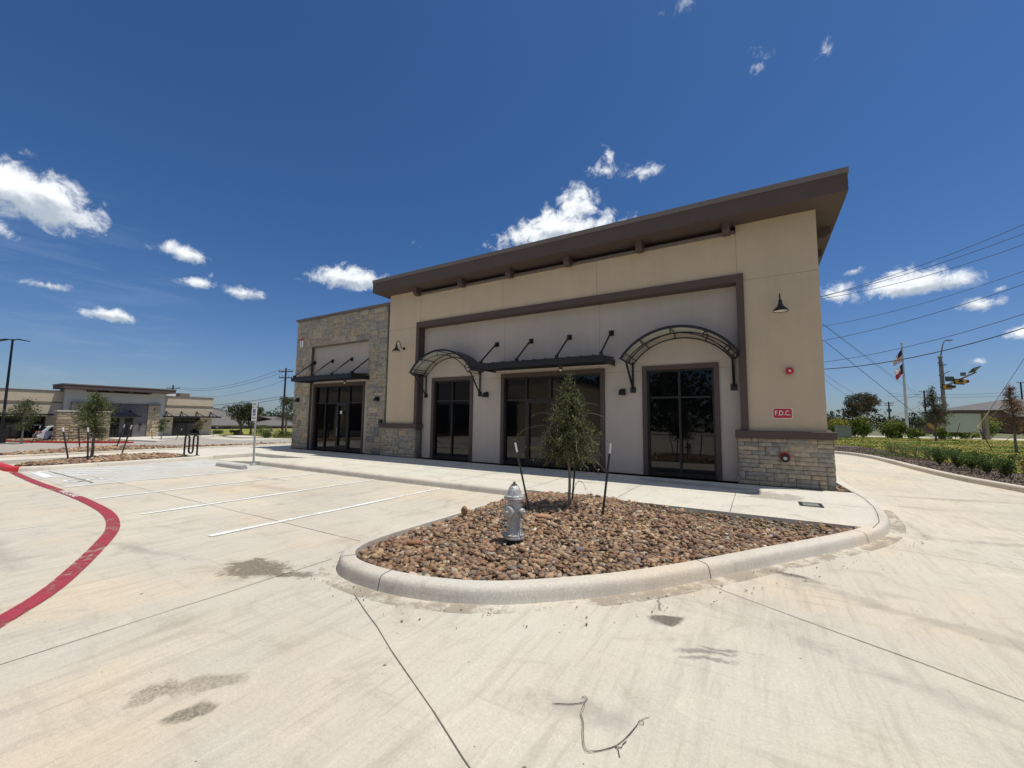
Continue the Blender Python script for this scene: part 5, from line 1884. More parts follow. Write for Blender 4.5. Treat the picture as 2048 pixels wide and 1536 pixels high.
for s in (-1, 1):
    x = CX + s * .82
    mb = MB()
    mb.prism([(CY - 1.95, GX + 1.05), (CY - 1.72, GX + 1.42), (CY - .75, GX + 1.44), (CY - .72, GX + 1.05)], x - .03, x + .06 * 1, 'x')
    mb.prism([(CY - .66, GX + 1.05), (CY - .68, GX + 1.44), (CY + .02, GX + 1.43), (CY + .70, GX + 1.07)], x - .03, x + .06 * 1, 'x')
    mb.build('side_windows', 'glass2', t)
    for y in (-1.5, 1.45):
        w0 = MB().lathe([(.20, -.01), (.33, 0), (.34, .04), (.34, .18), (.33, .2)], (CX + s * .72, CY + y, GX + .34), 20, (s, 0, 0)).build('wheel', 'tyre', t)
        MB().lathe([(.20, .195), (.19, .205), (.05, .21)], (CX + s * .72, CY + y, GX + .34), 16, (s, 0, 0)).build('rim', 'galv', w0)
    MB().bbox(CX + s * .76 - .06, CY - 2.44, GX + .86, CX + s * .76 + .14, CY - 2.28, GX + 1.02, .03).build('tail_light', 'tail', t)
    MB().bbox(CX + s * .62 - .18, CY + 2.20, GX + .62, CX + s * .62 + .20, CY + 2.44, GX + .80, .03).build('headlight', 'whitem', t)
MB().add([(CX - .66, CY - 2.30, GX + 1.06), (CX + .66, CY - 2.30, GX + 1.06), (CX + .60, CY - 1.95, GX + 1.45), (CX - .60, CY - 1.95, GX + 1.45)], [(0, 1, 2, 3)]).build('rear_window', 'glass2', t)
MB().bbox(CX - .88, CY - 2.58, GX + .36, CX + .88, CY - 2.38, GX + .66, .03).build('rear_bumper', 'car', t)
MB().box(CX - .25, CY - 2.53, GX + .76, CX + .25, CY - 2.49, GX + .88).build('number_plate', 'whitem', t)

# lamp post
t = thing('lamp_post', 'tall dark double armed lamp post at the left edge', 'lamp post', (-59.0, 8.35, GX))
MB().lathe([(.30, 0), (.30, .7), (.12, .72), (.11, .8), (.075, 9.4), (.06, 9.6)], (-59.0, 8.35, GX + .0), 14).build('pole', 'black', t, smooth=True)
for s in (-1, 1):
    d = Vector((.86, .5, 0)) * s
    b = Vector((-59.0, 8.35, 8.30))
    mb = MB()
    mb.tube([b + Vector((0, 0, .05)), b + d * .35 + Vector((0, 0, .16)), b + d * .75 + Vector((0, 0, .15))], [.06, .05, .045], 6)
    mb.add([b + d * .6 + Vector((-.16 * d.y, .16 * d.x, .20)), b + d * .6 + Vector((.16 * d.y, -.16 * d.x, .20)), b + d * 1.45 + Vector((.17 * d.y, -.17 * d.x, .03)), b + d * 1.45 + Vector((-.17 * d.y, .17 * d.x, .03)),
            b + d * .6 + Vector((-.16 * d.y, .16 * d.x, .10)), b + d * .6 + Vector((.16 * d.y, -.16 * d.x, .10)), b + d * 1.45 + Vector((.17 * d.y, -.17 * d.x, -.04)), b + d * 1.45 + Vector((-.17 * d.y, .17 * d.x, -.04))],
           [(0, 1, 2, 3), (7, 6, 5, 4), (0, 4, 5, 1), (1, 5, 6, 2), (2, 6, 7, 3), (3, 7, 4, 0)])
    mb.build('lamp_head', 'black', t)

OAK3 = [(.07, .11, .03), (.10, .145, .04), (.05, .075, .025), (.13, .16, .05)]
young_tree((-56.6, 9.2, GX), 4.0, 1.2, 1.15, 60, 2200, .13, 51, 'spreading dark tree beside the lamp post at the left edge', 'young staked trees by the drive', OAK3, tr=.08, arch=.35, prof=OVAL, twigvis=.02)
young_tree((-56.2, 19.1, GX), 2.35, .9, .62, 40, 1300, .10, 52, 'small young tree in front of the pale right pier of the far shop', 'young staked trees by the drive', OAK3, tr=.05, arch=.3, prof=OVAL, twigvis=.015)
young_tree((-59.8, 24.2, GX), 2.0, .8, .85, 40, 900, .10, 53, 'yellowing young tree in front of the far right window', 'young staked trees by the drive', [(.16, .13, .05), (.12, .11, .04), (.09, .09, .035)], tr=.05, arch=.2, prof=OVAL, twigvis=.015)
young_tree((-54.0, 13.6, GX), 1.2, .3, .4, 24, 500, .08, 54, 'low leafy shoot in the red curbed planter', 'young staked trees by the drive', OAK3, tr=.03, arch=.3, prof=OVAL, twigvis=.01)
for b_, tp, lb in (((-57.0, 18.6, GX), (-57.1, 18.5, .1), 'thin stake left of the small tree before the far shop'), ((-55.6, 20.2, GX), (-55.3, 20.6, .15), 'thin leaning stake right of the small tree before the far shop'),
                   ((-59.2, 25.3, GX), (-59.0, 25.7, .25), 'thin stake right of the yellowing tree'), ((-57.2, 9.9, GX), (-56.9, 10.3, .5), 'thin stake right of the spreading tree by the lamp post')):
    stake(b_, tp, lb, group='far tree stakes', w_=.05)


def blobcrown(c, rad, nb, nl, leaf, seed, pal, parent=None, name='crown', flat=.8, lump=.42, surf=.75):
    g_ = np.random.default_rng(seed)
    c = np.array(c, float)
    rad = np.array(rad, float)
    cen = g_.normal(0, 1, (nb, 3))
    cen /= np.linalg.norm(cen, axis=1)[:, None]
    cen *= g_.uniform(.25, .85, (nb, 1))
    lr = g_.uniform(.6, 1.15, nb) * lump
    k = g_.integers(0, nb, nl)
    d = g_.normal(0, 1, (nl, 3))
    d /= np.linalg.norm(d, axis=1)[:, None]
    P = (cen[k] + d * (lr[k] * (g_.uniform(0, 1, nl) ** (1 - surf)))[:, None]) * rad + c
    V, F = leafquads(P, leaf, g_, aspect=.75)
    tint = g_.uniform(.75, 1.25, nb)[k]
    cl = leafcols(nl, None, .25, g_, pal) * np.repeat(tint, 4)[:, None]
    return npmesh(name, V, F, 'leaf', cl, parent)


def big_tree(loc, h, z0, rad, nb, nl, leaf, seed, label, pal, group=None, limbs=7, tr=.2, lump=.36, cat='tree', name='leafy_tree', surf=.72):
    t = thing(name, label, cat, loc, group)
    r = random.Random(seed)
    base = Vector(loc)
    mb = MB()
    fork = base + Vector((r.uniform(-.2, .2), r.uniform(-.2, .2), z0 * .9))
    mb.tube([base, base.lerp(fork, .5) + Vector((.05, 0, 0)), fork], [tr, tr * .8, tr * .7], 8)
    for i in range(limbs):
        a = 2 * math.pi * i / limbs + r.uniform(-.3, .3)
        e = base + Vector((math.cos(a) * rad[0] * .65, math.sin(a) * rad[1] * .65, z0 + (h - z0) * r.uniform(.35, .8)))
        m_ = fork.lerp(e, .5) + Vector((0, 0, -.1 * h * r.random()))
        mb.tube([fork, m_, e], [tr * .45, tr * .3, tr * .1], 5)
    mb.build('trunk', 'bark', t)
    blobcrown(base + Vector((0, 0, (h + z0) / 2)), (rad[0], rad[1], (h - z0) / 2), nb, nl, leaf, seed, pal, t, lump=lump, surf=surf)
    return t


DK = [(.045, .065, .025), (.06, .08, .03), (.035, .048, .02), (.075, .09, .035)]
big_tree((-64.2, 31.0, GX), 5.2, 1.3, (1.75, 1.75), 26, 4200, .16, 61, 'dark green tree with a bare trunk, left one of the pair beyond the far shop', DK, 'pair of oaks beyond the far shop')
big_tree((-65.6, 33.1, GX), 4.9, 1.2, (1.9, 1.9), 26, 4200, .16, 62, 'dark green tree, right one of the pair behind the accessible sign post', DK, 'pair of oaks beyond the far shop')
big_tree((-72, 42.2, GX), 6.7, 3.4, (1.7, 1.7), 22, 2600, .17, 63, 'thin tree crown showing behind the twin utility poles at the wing corner', [(.07, .09, .035), (.10, .12, .05)], None)

# houses, fence, hedges far west
def hip_house(name, x0, x1, y0, y1, ze, zr, z0, label, ridge='y', wall='housewall'):
    t = thing(name, label, 'house', ((x0 + x1) / 2, (y0 + y1) / 2, z0))
    MB().box(x0 + .6, y0 + .6, z0, x1 - .6, y1 - .6, ze).build('wall', wall, t)
    xm, ym = (x0 + x1) / 2, (y0 + y1) / 2
    hw = (x1 - x0) / 2
    if ridge == 'y':
        r0, r1 = (xm, y0 + hw, zr), (xm, y1 - hw, zr)
    else:
        hw = (y1 - y0) / 2
        r0, r1 = (x0 + hw, ym, zr), (x1 - hw, ym, zr)
    A = [(x0, y0, ze), (x1, y0, ze), (x1, y1, ze), (x0, y1, ze)]
    B = [(x, y, ze - .25) for x, y, _ in A]
    vs = A + [r0, r1] + B
    if ridge == 'y':
        fs = [(0, 1, 4), (1, 2, 5, 4), (2, 3, 5), (3, 0, 4, 5)]
    else:
        fs = [(0, 1, 5, 4), (1, 2, 5), (2, 3, 4, 5), (3, 0, 4)]
    fs += [(6, 7, 1, 0), (7, 8, 2, 1), (8, 9, 3, 2), (9, 6, 0, 3), (9, 8, 7, 6)]
    MB().add(vs, fs).build('roof', 'roofing', t)
    return t


h1 = hip_house('house', -116, -99, 36, 53.5, -.30, 2.6, -2.0, 'low house with a grey hip roof beyond the far shop, behind the oaks', 'y')
for y in (41.5, 44.5, 49.0):
    MB().box(-99.65, y, -1.3, -99.58, y + 1.4, -.55).build('window', 'glass2', h1)
h2 = hip_house('house', -114, -99, 52.5, 63, -.42, 1.7, -2.0, 'low grey hip roofed house left of the twin utility poles', 'y')
for y in (55, 58.5):
    MB().box(-99.65, y, -1.3, -99.58, y + 1.4, -.6).build('window', 'glass2', h2)
hip_house('house', -150, -130, 48, 66, 1.2, 4.6, -2.0, 'pale grey roof of a house farther back above the nearer roof', 'y')
t = thing('fence', 'dark iron fence in front of the far left houses', 'fence', (-96, 50, GX))
mb = MB()
for z in (-.78, -1.2, -1.7):
    mb.box(-96.03, 36, z, -95.97, 66, z + .06)
mb.build('rails', 'fence', t)
mb = MB()
for i in range(100):
    y = 36 + i * .30
    mb.box(-96.02, y, -1.95, -95.98, y + .035, -.70)
o = mb.build('pickets', 'fence', t)
o['kind'] = 'stuff'
MB().box(-97.6, 36, -2.0, -97.5, 66, -1.0).build('fence_backing', 'fence', t)
BU = [(.07, .105, .03), (.10, .14, .04), (.055, .08, .025)]
for i, (x, y, rx, rz, lb, pal) in enumerate([(-61.5, 32.6, 1.3, .75, 'bright green rounded bush behind the accessible sign post', [(.10, .17, .035), (.13, .20, .04), (.07, .12, .03)]), (-71.5, 31.3, 1.0, .35, 'low clipped bush by the corner of the far shop', BU),
                                            (-66.8, 31.6, 1.0, .42, 'grey green clipped bush left of the oak pair trunk', [(.12, .13, .07), (.09, .10, .05)]), (-54.2, 29.4, .9, .42, 'scrubby low bush at the far drive edge, left', BU),
                                            (-53.0, 30.3, 1.0, .60, 'scrubby bush below the twin utility poles', BU), (-52.2, 31.6, 1.0, .50, 'scrubby bush against the stone wing corner', BU), (-57.5, 36.5, 1.9, .85, 'loose green shrub behind the twin utility poles', BU)]):
    t = thing('bush', lb, 'bush', (x, y, GX), 'bushes beyond the far shop')
    blobcrown((x, y, GX + rz * .8), (rx, rx, rz), 10, 900, .13, 200 + i, pal, t, name='foliage', lump=.55)
o = MB().box(-64.0, 34.0, GX, -63.5, 35.3, GX + .75).box(-64.1, 33.9, GX + .75, -63.4, 35.4, GX + .85).build('stone_sign_base', 'beige2')
tag(o, 'small tan masonry block with a cap beside the bright green bush', 'masonry block')
# dry green ground patch
struct(MB().add([(-100, 26.2, GX + .01), (-64, 26.5, GX + .01), (-52.8, 30.1, GX + .01), (-45, 34, GX + .01), (-60, 60, GX + .01), (-140, 90, GX + .01), (-140, 30, GX + .01)], [(0, 1, 2, 3, 4, 5, 6)]).build('verge', 'grass'))
struct(MB().add([(-64.6, 28.3, GX + .02), (-52, 32.6, GX + .02), (-48, 36, GX + .02), (-66, 30.2, GX + .02), (-100, 30, GX + .02), (-100, 28, GX + .02)], [(0, 1, 2, 3, 4, 5)]).build('far_path', 'soil'))


def treeline(name, pts, nl, leaf, seed, label, pal):
    """far wood that reads as one mass"""
    g_ = np.random.default_rng(seed)
    P = []
    tot = sum(p[3] for p in pts)
    for (x, y, z, r, h) in pts:
        k = int(nl * r / tot)
        lumps = g_.normal(0, .5, (9, 3))
        kk = g_.integers(0, 9, k)
        d = g_.normal(0, 1, (k, 3))
        d /= np.linalg.norm(d, axis=1)[:, None]
        q = (lumps[kk] + d * .55) * np.array([r, r, h * .5]) + np.array([x, y, z + h * .48])
        q[:, 2] = np.maximum(q[:, 2], z)
        P.append(q)
    P = np.concatenate(P)
    V, F = leafquads(P, leaf, g_, aspect=.8)
    o = npmesh(name, V, F, 'leaf', leafcols(len(P), None, .35, g_, pal))
    tag(o, label, 'trees', kind='stuff')


r = random.Random(5)
pts = []
for i in range(34):
    u = i / 33
    pts.append((-150 + 46 * u + r.uniform(-5, 5), 58 + 92 * u * .9 + r.uniform(-4, 4), -2.5, r.uniform(2.5, 4.2), r.uniform(4.2, 7.0)))
treeline('distant_trees', pts, 15000, .5, 71, 'dark line of distant trees behind the far left houses', DK)

# utility poles west
def crossarm_pole(loc, h, label, arms, d, group, r0=.16, drum=False, name='utility_pole'):
    t = thing(name, label, 'utility pole', loc, group)
    b = Vector(loc)
    MB().tube([b, b + Vector((0, 0, h))], [r0, r0 * .65], 8).build('pole', 'pole', t)
    d = Vector(d).normalized()
    for (z, L) in arms:
        mb = MB()
        mb.tube([b + Vector((0, 0, z)) - d * L, b + Vector((0, 0, z)) + d * L], .07, 4)
        mb.build('crossarm', 'pole', t)
        for s in (-.95, -.5, .5, .95):
            MB().lathe([(.04, 0), (.07, .08), (.03, .22), (.05, .30)], b + d * L * s + Vector((0, 0, z + .06)), 6).build('insulator', 'galv', t)
    if drum:
        for s in (-1, 1):
            MB().lathe([(.2, 0), (.22, .1), (.22, .8), (.18, .9)], b + d * .55 * s + Vector((0, 0, h - 3.1)), 10).build('transformer', 'galv', t)
    return t


crossarm_pole((-56.9, 32.85, GX), 9.6, 'tall dark utility pole with cross arms left of the stone wing', [(9.1, 1.0), (8.2, .9)], (.85, .5, 0), 'utility poles', .17)
MB().tube([(-57.4, 36.2, GX), (-57.3, 36.1, 7.0)], [.15, .11], 8).build('service_pole', 'pole')
tag(bpy.data.objects['service_pole'], 'plain dark pole standing just right of the cross armed one', 'utility pole')
crossarm_pole((-108, 38.0, -1.1), 9.3, 'utility pole top rising behind the right end of the far shop roof', [(8.6, 1.3)], (.8, .6, 0), 'utility poles', .22)


def wire(a, b, sag, r_=.02, n=14):
    a, b = Vector(a), Vector(b)
    pts = []
    for i in range(n + 1):
        u = i / n
        p = a.lerp(b, u)
        p.z -= sag * 4 * u * (1 - u)
        pts.append(p)
    return pts


def cable(a, b, sag, r_, label, group):
    o = MB().tube(wire(a, b, sag), r_, 4).build('overhead_cable', 'cable')
    tag(o, label, 'cable', group)
    return o


GW = 'overhead wires west of the shop'
cable((-108, 38, 7.9), (-57.5, 32.5, 8.3), 1.4, .022, 'uppermost thin wire running from the far shop roof to the cross armed pole', GW)
cable((-108, 38, 7.6), (-57.3, 32.7, 7.9), 1.4, .022, 'second thin wire down between far shop roof pole and cross armed pole', GW)
cable((-108, 38, 6.6), (-57, 32.9, 6.8), 1.6, .018, 'faint middle wire to the cross armed pole', GW)
cable((-75, 24, 2.4), (-56.8, 33.1, 4.6), .3, .028, 'upper of the two low wires right of the far shop wall', GW)
cable((-75, 24, 1.7), (-56.7, 33.1, 4.3), .3, .028, 'lower of the two low wires right of the far shop wall', GW)
cable((-56.9, 32.9, 8.3), (-20, 60, 9.0), .8, .02, 'short wire from the cross armed pole towards the stone wing', GW)

# ------------------------------------------------------------------ east side: bed, lawn, hedge, street
GE = [(4.4, 36.0), (5.5, 35.0), (6.15, 30.2), (6.1, 26), (6.15, 23.0), (6.45, 20.5), (6.9, 18.6), (7.6, 14), (8.6, 8), (10, 0), (12, -9)]
CE2 = [(p.x + .16, p.y) for p in CURB_E if p.y < 27.5]
mb = MB()
mb.add([(x, y, .09) for x, y in CE2 + [(3.4, 36)] + GE], [tuple(range(len(CE2) + 1 + len(GE)))])
struct(mb.build('mulch_bed', 'mulch'))
mb = MB()
mb.add([(x, y, .11) for x, y in [(12, -9), (60, -9), (70, 62.5), (-12, 62.5), (-12, 30.2), (3.0, 30.0), (3.4, 36)] + GE[:-1]], [tuple(range(7 + len(GE) - 1))])
struct(mb.build('lawn', 'grass'))
struct(MB().add([(-60, 62.5, .02), (90, 62.5, .02), (110, 74, .02), (-60, 72, .02)], [(0, 1, 2, 3)]).build('street', 'pave'))
# lawn blades and mulch chips
g_ = np.random.default_rng(12)
N = 45000
yy = 16 + 42 * g_.uniform(0, 1, N) ** 1.1
xx = g_.uniform(0, 1, N) * (yy * .62) + 3.5
ok = inpoly(xx, yy, [(12, -9), (60, -9), (70, 60), (2, 60), (3.4, 36)] + GE[:-1]) & (xx < yy * .62)
xx, yy = xx[ok], yy[ok]
n = len(xx)
pat = np.sin(xx * .9 + 1.5 * np.sin(yy * .35)) * np.sin(yy * .5 + np.sin(xx * .6)) + g_.normal(0, .4, n)
hh = g_.uniform(.03, .07, n) * np.where(pat > .3, 1.25, .8)
a = g_.uniform(0, np.pi, n)
wd = .030 * (1 + yy / 50)
px = np.stack([np.cos(a) * wd, np.sin(a) * wd, 0 * a], 1)
b0 = np.stack([xx, yy, np.full(n, .10)], 1)
tipv = b0 + np.stack([g_.normal(0, .03, n), g_.normal(0, .03, n), hh], 1)
V = np.stack([b0 - px, b0 + px, tipv], 1).reshape(-1, 3)
F = np.arange(3 * n).reshape(n, 3)
c = np.where((pat > .25)[:, None], np.array([[.15, .22, .035]]), np.where((pat > -.5)[:, None], np.array([[.27, .27, .05]]), np.array([[.38, .29, .08]]))) * g_.uniform(.7, 1.3, (n, 1))
o = npmesh('grass_blades', V, F, 'leaf', np.repeat(c, 3, 0))
tag(o, 'patchy green and yellow lawn grass right of the drive', 'grass', kind='stuff')
N = 16000
yy = g_.uniform(12, 33, N)
xx = g_.uniform(3.5, 8.5, N)
ok = inpoly(xx, yy, CE2 + [(3.4, 36)] + GE)
xx, yy = xx[ok], yy[ok]
P = np.stack([xx, yy, .10 + g_.uniform(0, .035, len(xx))], 1)
V, F = leafquads(P, .075, g_, aspect=.35)
o = npmesh('mulch_chips', V, F, 'leaf', leafcols(len(P), None, .3, g_, [(.13, .095, .075), (.20, .15, .12), (.09, .065, .05), (.27, .21, .17)]))
tag(o, 'loose brown bark mulch chips along the drive curb', 'mulch', kind='stuff')
# weeds patch
P = []
for _ in range(11):
    cx_, cy_ = random.uniform(4.9, 6.0), random.uniform(23.6, 27.0)
    k = random.randint(40, 110)
    P.append(np.stack([g_.normal(cx_, .22, k), g_.normal(cy_, .35, k), .11 + np.abs(g_.normal(0, .07, k))], 1))
P = np.concatenate(P)
V, F = leafquads(P, .06, g_, up=.8, aspect=.5)
o = npmesh('weeds', V, F, 'leaf', leafcols(len(P), None, .3, g_, [(.13, .21, .04), (.17, .25, .05), (.09, .14, .03)]))
tag(o, 'low green weeds spreading over the mulch near the drive bend', 'weeds', kind='stuff')


def shrub(loc, h, rad, n, leaf, seed, pal, label, group, stems=9, spread=.9, name='shrub', feather=False):
    t = thing(name, label, 'shrub', loc, group)
    g_ = np.random.default_rng(seed)
    r = random.Random(seed)
    b = Vector(loc)
    mb = MB()
    P = []
    for i in range(stems):
        a = 2 * math.pi * i / stems + r.uniform(-.3, .3)
        rr = rad * r.uniform(.25, 1) * spread
        hh_ = h * r.uniform(.6, 1.05) * (1 - .25 * (rr / rad) ** 2)
        pts = [b, b + Vector((math.cos(a) * rr * .35, math.sin(a) * rr * .35, hh_ * .5)), b + Vector((math.cos(a) * rr, math.sin(a) * rr, hh_))]
        mb.tube(pts, [.012, .008, .003], 4, cap=False)
        pa = np.array([list(p) for p in catmull(pts, 6)])
        k = n // stems
        u = g_.uniform(.25 if not feather else .45, 1, k) * (len(pa) - 1)
        ii = np.minimum(u.astype(int), len(pa) - 2)
        q = pa[ii] + (pa[ii + 1] - pa[ii]) * (u - ii)[:, None]
        P.append(q + g_.normal(0, rad * (.14 if not feather else .22), (k, 3)) * np.array([1, 1, .6]))
    mb.build('stems', 'bark', t)
    P = np.concatenate(P)
    P[:, 2] = np.maximum(P[:, 2], loc[2] + .02)
    V, F = leafquads(P, leaf, g_, up=.4, aspect=.5 if not feather else .2)
    npmesh('foliage', V, F, 'leaf', leafcols(len(P), None, .35, g_, pal), t)
    return t


SH = [(.08, .15, .035), (.12, .20, .05), (.05, .095, .03), (.17, .25, .07)]
BR = [(.22, .14, .08), (.28, .19, .11), (.13, .09, .055), (.11, .12, .05)]
row = [((5.62, 20.9, .1), .78, .42, SH, 'leafy green shrub in the mulch row, farthest of the row'), ((5.78, 19.9, .1), .70, .38, SH, 'leafy green shrub, second farthest in the mulch row'), ((5.90, 19.2, .1), .68, .38, SH, 'leafy green shrub in the middle of the mulch row, farther one'),
       ((5.95, 18.3, .1), .62, .36, SH, 'leafy green shrub in the middle of the mulch row, nearer one'), ((6.0, 17.3, .1), .66, .40, SH, 'wide green shrub next to the brown one in the mulch row'), ((6.12, 16.2, .1), .60, .40, BR, 'brown leaved shrub nearest in the mulch row at the right edge'),
       ((6.5, 14.9, .1), .55, .38, SH, 'green shrub just outside the right edge of the row')]
for i, (l_, h_, rd, pal, lb) in enumerate(row):
    shrub(l_, h_ * 1.05, rd * 1.02, 1700, .058, 300 + i, pal, lb, 'shrubs in the mulch row', stems=12)
for i, (l_, h_, rd) in enumerate((((5.60, 26.9, .1), .72, .5), ((5.80, 25.9, .1), .72, .55), ((5.95, 24.9, .1), .92, .6), ((6.05, 23.6, .1), .70, .5))):
    shrub(l_, h_ * .9, rd * .85, 800, .07, 320 + i, [(.11, .18, .05), (.15, .23, .06), (.08, .13, .04)], ['feathery thin stemmed shrub nearest the shop wall', 'feathery shrub, second from the shop wall', 'tallest feathery shrub of the four', 'feathery shrub nearest the leafy row'][i], 'feathery shrubs in the mulch', feather=True, stems=7)

FL = [(.10, .16, .03), (.16, .23, .04), (.06, .10, .025), (.22, .28, .05)]
YE = [(.50, .40, .02), (.42, .36, .03), (.22, .26, .04)]


def hedge(c, rad, n, seed, label, yfrac):
    t = thing('flowering_shrub', label, 'shrub', (c[0], c[1], .1), 'yellow flowering shrubs along the lawn')
    blobcrown((c[0], c[1], .1 + rad[2] * .85), rad, 22, n, .17, seed, FL, t, name='foliage', lump=.45)
    g_ = np.random.default_rng(seed)
    k = int(n * yfrac)
    P = g_.normal(0, .45, (k, 3))
    P[:, 2] = np.abs(P[:, 2]) * 1.1 + .25
    P /= np.maximum(1, np.linalg.norm(P, axis=1) / 1.02)[:, None]
    P = P * np.array(rad) + np.array([c[0], c[1], .1 + rad[2] * .85])
    V, F = leafquads(P, .15, g_)
    npmesh('blossom', V, F, 'leaf', leafcols(k, None, .3, g_, YE), t)


hedge((7.6, 57.3), (1.3, 1.0, 1.08), 1900, 401, 'yellow topped shrub just right of the shop, behind the grey cabinet', .28)
hedge((9.7, 57.4), (1.2, 1.0, 1.25), 1900, 402, 'yellow flowering shrub between the grey cabinet and the blue sign', .10)
hedge((8.6, 58.0), (1.0, 1.0, .85), 900, 412, 'low green shrub behind the first two yellow ones', .06)
hedge((12.4, 58.6), (1.45, 1.0, 1.05), 2200, 403, 'broad dark shrub with yellow flecks left of the flag pole', .06)
hedge((14.1, 59.0), (1.0, .9, .6), 900, 404, 'low shrub at the foot of the flag pole', .05)
hedge((22.6, 68.5), (1.25, 1.1, 1.35), 1600, 405, 'yellow green shrub right of the blank sign board', .14)
hedge((18.3, 62.6), (1.9, .8, .5), 1000, 406, 'low yellow flecked planting under the blank sign board', .22)
hedge((15.6, 57.2), (.7, .6, .7), 600, 407, 'small yellow green shrub left of the sign board post', .10)

t = thing('utility_cabinet', 'plain grey green utility cabinet on the lawn by the shop corner', 'cabinet', (7.7, 55.2, .1))
MB().obox((7.7, 55.2, .70), (1.15, .9, 1.2), R(10)).build('cabinet_body', 'cab', t)
MB().obox((7.7, 55.2, 1.34), (1.25, 1.0, .08), R(10)).build('cabinet_lid', 'cab', t)
MB().obox((7.7, 55.2, .06), (1.35, 1.1, .10), R(10)).build('base_pad', 'walk', t)

# blue sign
t = thing('street_sign', 'small blue notice sign on a dark post among the hedges', 'sign', (10.9, 61.9, .1))
MB().tube([(10.72, 61.8, .1), (10.72, 61.8, 1.75)], .04, 6).build('post', 'black', t)
MB().obox((11.1, 62.0, 1.15), (.52, .04, .95), R(28)).build('panel', 'blue', t)
MB().obox((11.11, 61.975, 1.30), (.30, .03, .12), R(28)).obox((11.11, 61.975, 1.05), (.34, .03, .10), R(28)).build('pale_lettering', 'whitem', t)

# flag pole and flags
t = thing('flag_pole', 'tall pale grey flag pole beyond the lawn', 'flag pole', (16.61, 72.03, .1))
MB().tube([(16.61, 72.03, .1), (16.66, 72.05, 8.0), (16.68, 72.06, 12.0)], [.17, .13, .07], 12).build('pole', 'alum', t, smooth=True)
MB().lathe([(.02, 0), (.12, .06), (.14, .14), (.10, .24), (.01, .28)], (16.68, 72.06, 12.05), 12).lathe([(.1, -.35), (.1, -.22)], (16.68, 72.06, 12.0), 10).build('finial', 'galv', t)


def flag(name, label, ht, hb, ft, fb, fn, mats, nu=24, nv=26):
    mb = MB()
    ht, hb, ft, fb = map(Vector, (ht, hb, ft, fb))
    nrm = Vector((.5, -.86, 0))
    vs = []
    for j in range(nv + 1):
        v = j / nv
        for i in range(nu + 1):
            u = i / nu
            top = ht.lerp(ft, u)
            bot = hb.lerp(fb, u)
            p = top.lerp(bot, v) + nrm * (.10 * math.sin(u * 9 + v * 2) * u + .04 * math.sin(u * 17 + v * 5) * u)
            p.z += .04 * math.sin(u * 8 + v * 4) * u
            vs.append(p)
    o_ = len(mb.v)
    mb.v += [tuple(p) for p in vs]
    for j in range(nv):
        for i in range(nu):
            a = j * (nu + 1) + i
            mb.f.append((a, a + 1, a + nu + 2, a + nu + 1))
            mb.mi.append(fn((i + .5) / nu, (j + .5) / nv))
    o = mb.build(name, mats)
    sd = o.modifiers.new('thickness', 'SOLIDIFY')
    sd.thickness = .01
    tag(o, label, 'flag', 'flags on the flag pole')


flag('flag', 'striped American flag drooping from the top of the flag pole', (16.6, 72.0, 11.5), (16.62, 72.0, 9.9), (15.55, 71.45, 9.75), (15.62, 71.4, 9.2),
     lambda u, v: 2 if (u < .42 and v < 7 / 13) else (0 if int(v * 13) % 2 == 0 else 1), ['usred', 'whitem', 'usblue'])
flag('flag', 'Texas flag, blue with white over red, hanging below the other flag', (16.62, 72.0, 9.55), (16.64, 72.0, 8.35), (15.55, 71.4, 8.45), (15.85, 71.5, 7.35),
     lambda u, v: 2 if u < .33 else (1 if v < .5 else 0), ['usred', 'whitem', 'usblue'])

# traffic signal
t = thing('traffic_signal_pole', 'tall grey traffic signal pole with mast arm and street light', 'traffic signal', (20.4, 72.8, .1))
MB().tube([(20.4, 72.8, .1), (20.4, 72.8, 10.3)], [.24, .17], 12).build('pole', 'steelp', t, smooth=True)
mb = MB()
for z in (10.25, 9.5, 7.9, 6.35):
    mb.lathe([(.22, -.09), (.26, -.06), (.26, .06), (.22, .09)], (20.4, 72.8, z), 12)
mb.build('collars', 'steelp', t)
arm = [(20.4, 72.8, 6.35), (19.55, 67, 6.42), (18.55, 60.5, 6.48), (17.65, 54.8, 6.5)]
MB().tube(arm, [.14, .11, .09, .07], 10).build('mast_arm', 'steelp', t, smooth=True)
MB().tube([(20.45, 72.8, 10.3), (20.8, 73.0, 11.9), (21.0, 73.1, 12.35), (21.2, 73.2, 12.4)], [.08, .06, .05, .05], 8).build('lamp_arm', 'steelp', t)
MB().obox((21.45, 73.35, 12.42), (.75, .28, .12), R(30)).build('lamp_head', 'steelp', t)
MB().tube([(20.45, 72.6, 7.95), (20.7, 71.2, 8.25)], .05, 6).build('sign_bracket', 'steelp', t)
MB().obox((20.95, 72.3, 7.35), (1.1, .04, .62), R(30)).build('street_name_sign', 'greysign', t)
MB().tube([(20.15, 71.2, 6.6), (20.15, 71.2, 9.0)], .035, 6).build('camera_mast', 'steelp', t)
MB().obox((20.15, 71.2, 9.05), (.75, .25, .08), Matrix.Rotation(R(25), 3, 'Z')).build('camera', 'black', t)
MB().obox((17.7, 55.2, 6.78), (.55, 1.6, .05), Matrix.Rotation(R(-20), 3, 'Y') @ Matrix.Rotation(R(-12), 3, 'X')).build('solar_panel', 'black', t)
MB().tube([(17.7, 55.2, 6.5), (17.7, 55.2, 6.75)], .05, 6).build('panel_bracket', 'steelp', t)
MB().obox((18.5, 60.3, 6.85), (.30, .30, .34), R(15)).build('detector_box', 'steelp', t)
